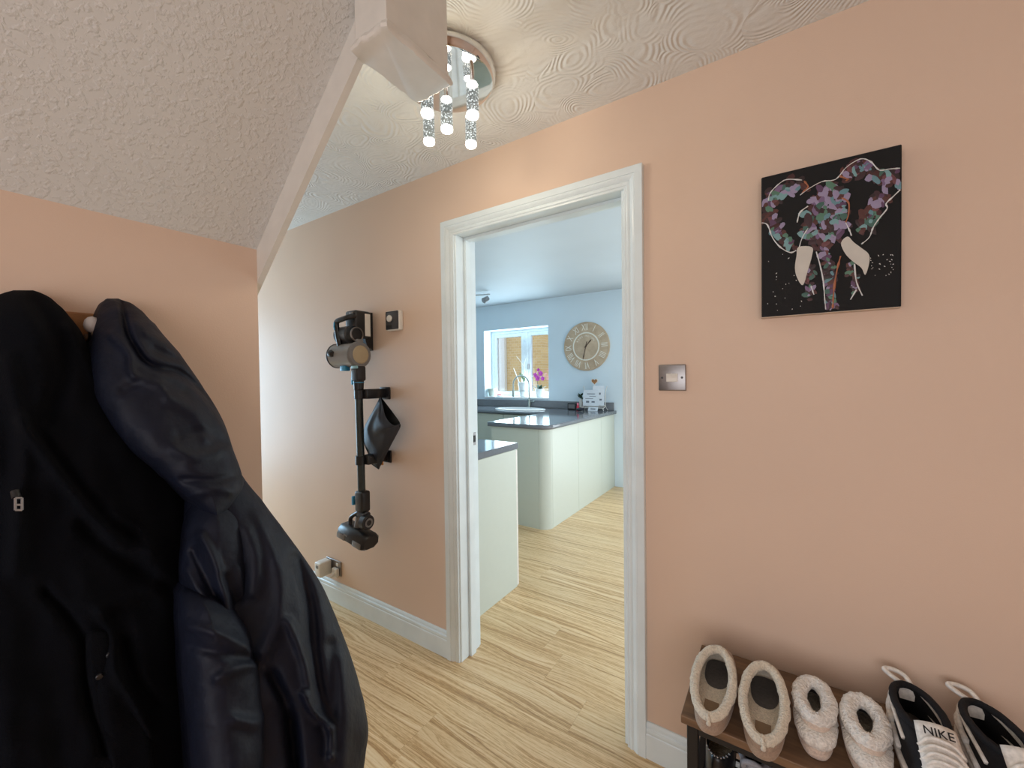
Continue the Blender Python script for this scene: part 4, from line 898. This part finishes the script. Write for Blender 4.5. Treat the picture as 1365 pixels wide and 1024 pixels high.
def panel(name, parent, mat, rows, base, A, ew, tw, creases, wr=.006, ns=64, nt=110, depth=.13, seed=0, org=Vector()):
    """a padded cloth panel hanging off the wall: rows give its edges, creases raise or sink folds"""
    bm = B(); y0, y1 = rows[0][0], rows[-1][0]; G_ = []
    cre = [([(p.x, p.y) for p in smoothpath([(x, y_, 0) for x, y_ in pts], 5)], w, a) for pts, w, a in creases]
    for j in range(nt+1):
        py = y0+(y1-y0)*(j/nt)**1.15; Lx, Rx = itp(rows, py); r_ = []
        qt = min(1, (py-y0)/tw); et = math.sqrt(max(0, 1-(1-qt)**2))
        for i in range(ns+1):
            s = (1-math.cos(PI*i/ns))/2; px = Lx+(Rx-Lx)*s
            qe = min(1, min(s, 1-s)*(Rx-Lx)/ew); e = math.sqrt(max(0, 1-(1-qe)**2)); h_ = base(px, py)+A*e*et
            for pts, w, a in cre:
                d_ = segd(px, py, pts)
                if d_ < 3*w: h_ += a*math.exp(-(d_/w)**2)
            h_ += wr*e*(noise.noise(Vector((px*.012+seed, py*.007, seed)))*1.6+noise.noise(Vector((px*.03, py*.018+seed, 2)))*.8)
            r_.append(bm.verts.new(at(px, py, 'x', SX+max(.012, h_))-org))
        G_.append(r_)
    for j in range(nt):
        for i in range(ns): bm.faces.new((G_[j][i], G_[j][i+1], G_[j+1][i+1], G_[j+1][i]))
    loop = G_[0]+[G_[j][ns] for j in range(1, nt+1)]+G_[nt][-2::-1]+[G_[j][0] for j in range(nt-1, 0, -1)]
    ctr = sum((v.co for v in loop), Vector())/len(loop); prev = loop
    for f, sh in ((.35, 1.0), (1., .93)):
        nl = []
        for v in loop:
            x = max(SX+.022-org.x, v.co.x-depth*f); nl.append(bm.verts.new((x, ctr.y+(v.co.y-ctr.y)*sh, ctr.z+(v.co.z-ctr.z)*sh)))
        for k in range(len(nl)): bm.faces.new((prev[k], prev[(k+1) % len(nl)], nl[(k+1) % len(nl)], nl[k]))
        prev = nl
    cv_ = bm.verts.new((sum(v.co.x for v in prev)/len(prev), ctr.y, ctr.z))
    for k in range(len(prev)): bm.faces.new((prev[k], prev[(k+1) % len(prev)], cv_))
    bmesh.ops.remove_doubles(bm, verts=bm.verts, dist=1e-6)
    return obj(name, bm, mat, parent, 180)
jo = Vector((SX+.02, -1.17, 1.45))
jk = thing('padded_jacket', 'shiny navy padded jacket hanging from the coat rail', 'jacket', jo)
panel('shoulder', jk, M_JACKET, [(398, 143, 158), (404, 135, 175), (415, 130, 190), (432, 126, 207), (470, 119, 239), (520, 119, 273), (560, 138, 297), (600, 172, 311), (635, 214, 323), (650, 232, 325), (668, 252, 318), (685, 272, 306), (698, 288, 294)],
      lambda x, y_: .045+.00068*(y_-400)+.00012*(x-200), .075, 60, 60,
      [([(163, 400), (166, 425), (176, 455), (198, 485), (238, 496), (268, 520), (290, 548), (308, 575)], 5, -.020), ([(183, 430), (215, 455), (250, 485)], 9, .010), ([(150, 448), (172, 470), (178, 500), (215, 512)], 7, .012), ([(165, 520), (200, 505), (245, 520)], 7, -.008),
       ([(225, 530), (262, 552), (275, 580)], 9, .010), ([(240, 580), (270, 575), (300, 590)], 6, -.009), ([(235, 600), (265, 610), (300, 600)], 8, .010), ([(245, 640), (285, 640), (318, 632)], 5, -.010), ([(255, 660), (285, 652), (308, 655)], 6, .008), ([(205, 465), (235, 478)], 5, -.008), ([(195, 445), (222, 455)], 5, .007)],
      .007, 72, 100, .12, 3, jo)
panel('back_panel', jk, M_JACKET, [(612, 262, 312), (640, 252, 327), (665, 246, 348), (700, 242, 374), (740, 240, 403), (780, 240, 429), (820, 241, 447), (870, 243, 466), (920, 246, 481), (950, 247, 488), (975, 248, 491), (1000, 250, 488), (1040, 252, 482), (1090, 262, 470), (1120, 280, 445)],
      lambda x, y_: .205+.00040*(y_-640)+.00038*(x-320), .075, 90, 40,
      [([(345, 690), (372, 760), (372, 820), (352, 870)], 10, .012), ([(395, 745), (412, 800), (420, 870), (428, 930), (434, 962)], 9, -.024), ([(385, 830), (405, 880), (415, 920), (440, 968)], 7, .016), ([(405, 925), (418, 950), (440, 972), (441, 1010)], 5, .022), ([(385, 960), (395, 1024), (398, 1080)], 8, -.02), ([(362, 900), (385, 950), (392, 1024)], 8, -.025), ([(455, 880), (462, 960), (455, 1040)], 12, .012), ([(330, 705), (342, 740), (338, 790)], 9, .010), ([(300, 690), (318, 740), (316, 800)], 8, -.010), ([(440, 860), (445, 920), (440, 1000)], 9, -.010)],
      .006, 84, 120, .3, 11, jo)
panel('sleeve', jk, M_JACKET, [(782, 246, 262), (790, 240, 285), (800, 238, 302), (820, 237, 320), (845, 238, 336), (870, 240, 347), (900, 242, 353), (940, 246, 357), (980, 250, 361), (1010, 253, 361), (1050, 258, 354), (1080, 266, 344), (1095, 280, 325)],
      lambda x, y_: .262+.00036*(y_-640)+.0003*(x-320), .080, 62, 46,
      [([(250, 835), (290, 845), (330, 862)], 8, .010), ([(255, 862), (300, 872), (340, 880)], 7, -.008), ([(290, 905), (320, 890), (345, 885)], 7, .010), ([(335, 860), (352, 905), (356, 970), (352, 1024)], 4, -.012), ([(315, 960), (340, 965), (355, 955)], 8, .008)],
      .006, 60, 90, .12, 17, jo)
panel('upper_sleeve', jk, M_JACKET, [(655, 268, 308), (670, 254, 326), (700, 243, 338), (730, 239, 344), (760, 237, 345), (785, 238, 342), (805, 242, 336), (825, 252, 334), (840, 270, 332)],
      lambda x, y_: .215+.00038*(y_-640)+.0003*(x-320), .080, 60, 55,
      [([(268, 715), (285, 745), (300, 790), (305, 815)], 7, .014), ([(258, 735), (272, 765), (290, 802)], 6, -.012), ([(248, 760), (262, 785), (280, 805)], 6, .010), ([(300, 770), (312, 800), (322, 825)], 6, -.010), ([(318, 760), (328, 800), (335, 830)], 6, .010)],
      .006, 60, 70, .1, 23, jo)
lo = Vector((SX+.02, -1.33, 1.45))
lc = thing('fleece_coat', 'matt black fleece coat hanging beside the shiny navy jacket', 'coat', lo)
panel('coat_body', lc, M_FLEECE, [(387, 18, 44), (391, 2, 57), (398, -12, 69), (412, -25, 85), (440, -38, 107), (470, -46, 122), (520, -58, 150), (580, -70, 200), (640, -80, 245), (700, -86, 262), (780, -90, 262), (880, -95, 262), (980, -100, 265), (1060, -100, 262), (1120, -90, 245)],
      lambda x, y_: .04+.00040*(y_-390), .085, 80, 60,
      [([(45, 400), (70, 440), (85, 500), (60, 560)], 12, -.018), ([(95, 440), (112, 470), (128, 510)], 9, .010), ([(30, 560), (70, 620), (110, 670), (150, 715), (200, 740)], 9, .022), ([(45, 570), (90, 630), (135, 685), (175, 715)], 8, -.018), ([(110, 700), (160, 745), (225, 785)], 9, -.016), ([(130, 815), (165, 800), (205, 782)], 8, .016), ([(150, 690), (190, 715), (215, 735)], 12, .012), ([(60, 790), (95, 830), (112, 860), (118, 930), (140, 1000)], 7, -.018), ([(135, 820), (150, 850), (152, 890), (175, 930), (200, 980)], 6, .016), ([(165, 860), (175, 900), (205, 940)], 9, -.02), ([(10, 480), (30, 600), (20, 760)], 12, .012)],
      .010, 96, 120, .16, 31, lo)
panel('front_placket', lc, M_FLEECE, [(838, 118, 146), (846, 114, 149), (870, 114, 152), (900, 116, 155), (930, 121, 172), (960, 128, 196), (1000, 140, 206), (1040, 150, 208), (1060, 160, 200)],
      lambda x, y_: .118+.00040*(y_-390), .012, 10, 8, [], .003, 30, 60, .03, 43, lo)
for px, py in ((146, 873), (132, 902)):
    q_ = at(px, py, 'x', SX+.118+.0004*(py-390)+.014)-lo; bm = B(); cyl(bm, q_+Vector((-.002, 0, 0)), q_+Vector((.003, 0, 0)), .0045, n=16, bev=.001); obj('snap_button', bm, M_BLACKP, lc, 40)
zx = SX+.04+.0004*(670-390)+.112
q_ = at(25, 668, 'x', zx)-lo; e1 = at(27, 668, 'x', zx)-lo-q_; 
bm = B(); P_ = [at(20, 655, 'x', zx-.012)-lo, at(22, 664, 'x', zx-.004)-lo]; tube(bm, P_, .005, 8); obj('zip_slider', bm, M_BLACKM, lc, 60)
bm = B()
def zp(px, py, lift=0): return at(px, py, 'x', zx+lift)-lo
for a, b in (((20.5, 664), (20.5, 680)), ((29.5, 664), (29.5, 680)), ((20.5, 664), (29.5, 664)), ((20.5, 680), (29.5, 680)), ((20.5, 673), (29.5, 673))): tube(bm, [zp(*a), zp(*b)], .0016, 6)
obj('zip_pull', bm, plain('silver_zip', (170, 170, 172), .35, .6), lc, 60)
bm = B(); tube(bm, smoothpath([zp(26, 684, -.006), zp(30, 720, -.002), zp(36, 770, .006), zp(45, 830, .01)]), .0025, 6); obj('zip_line', bm, M_BLACKM, lc, 60)
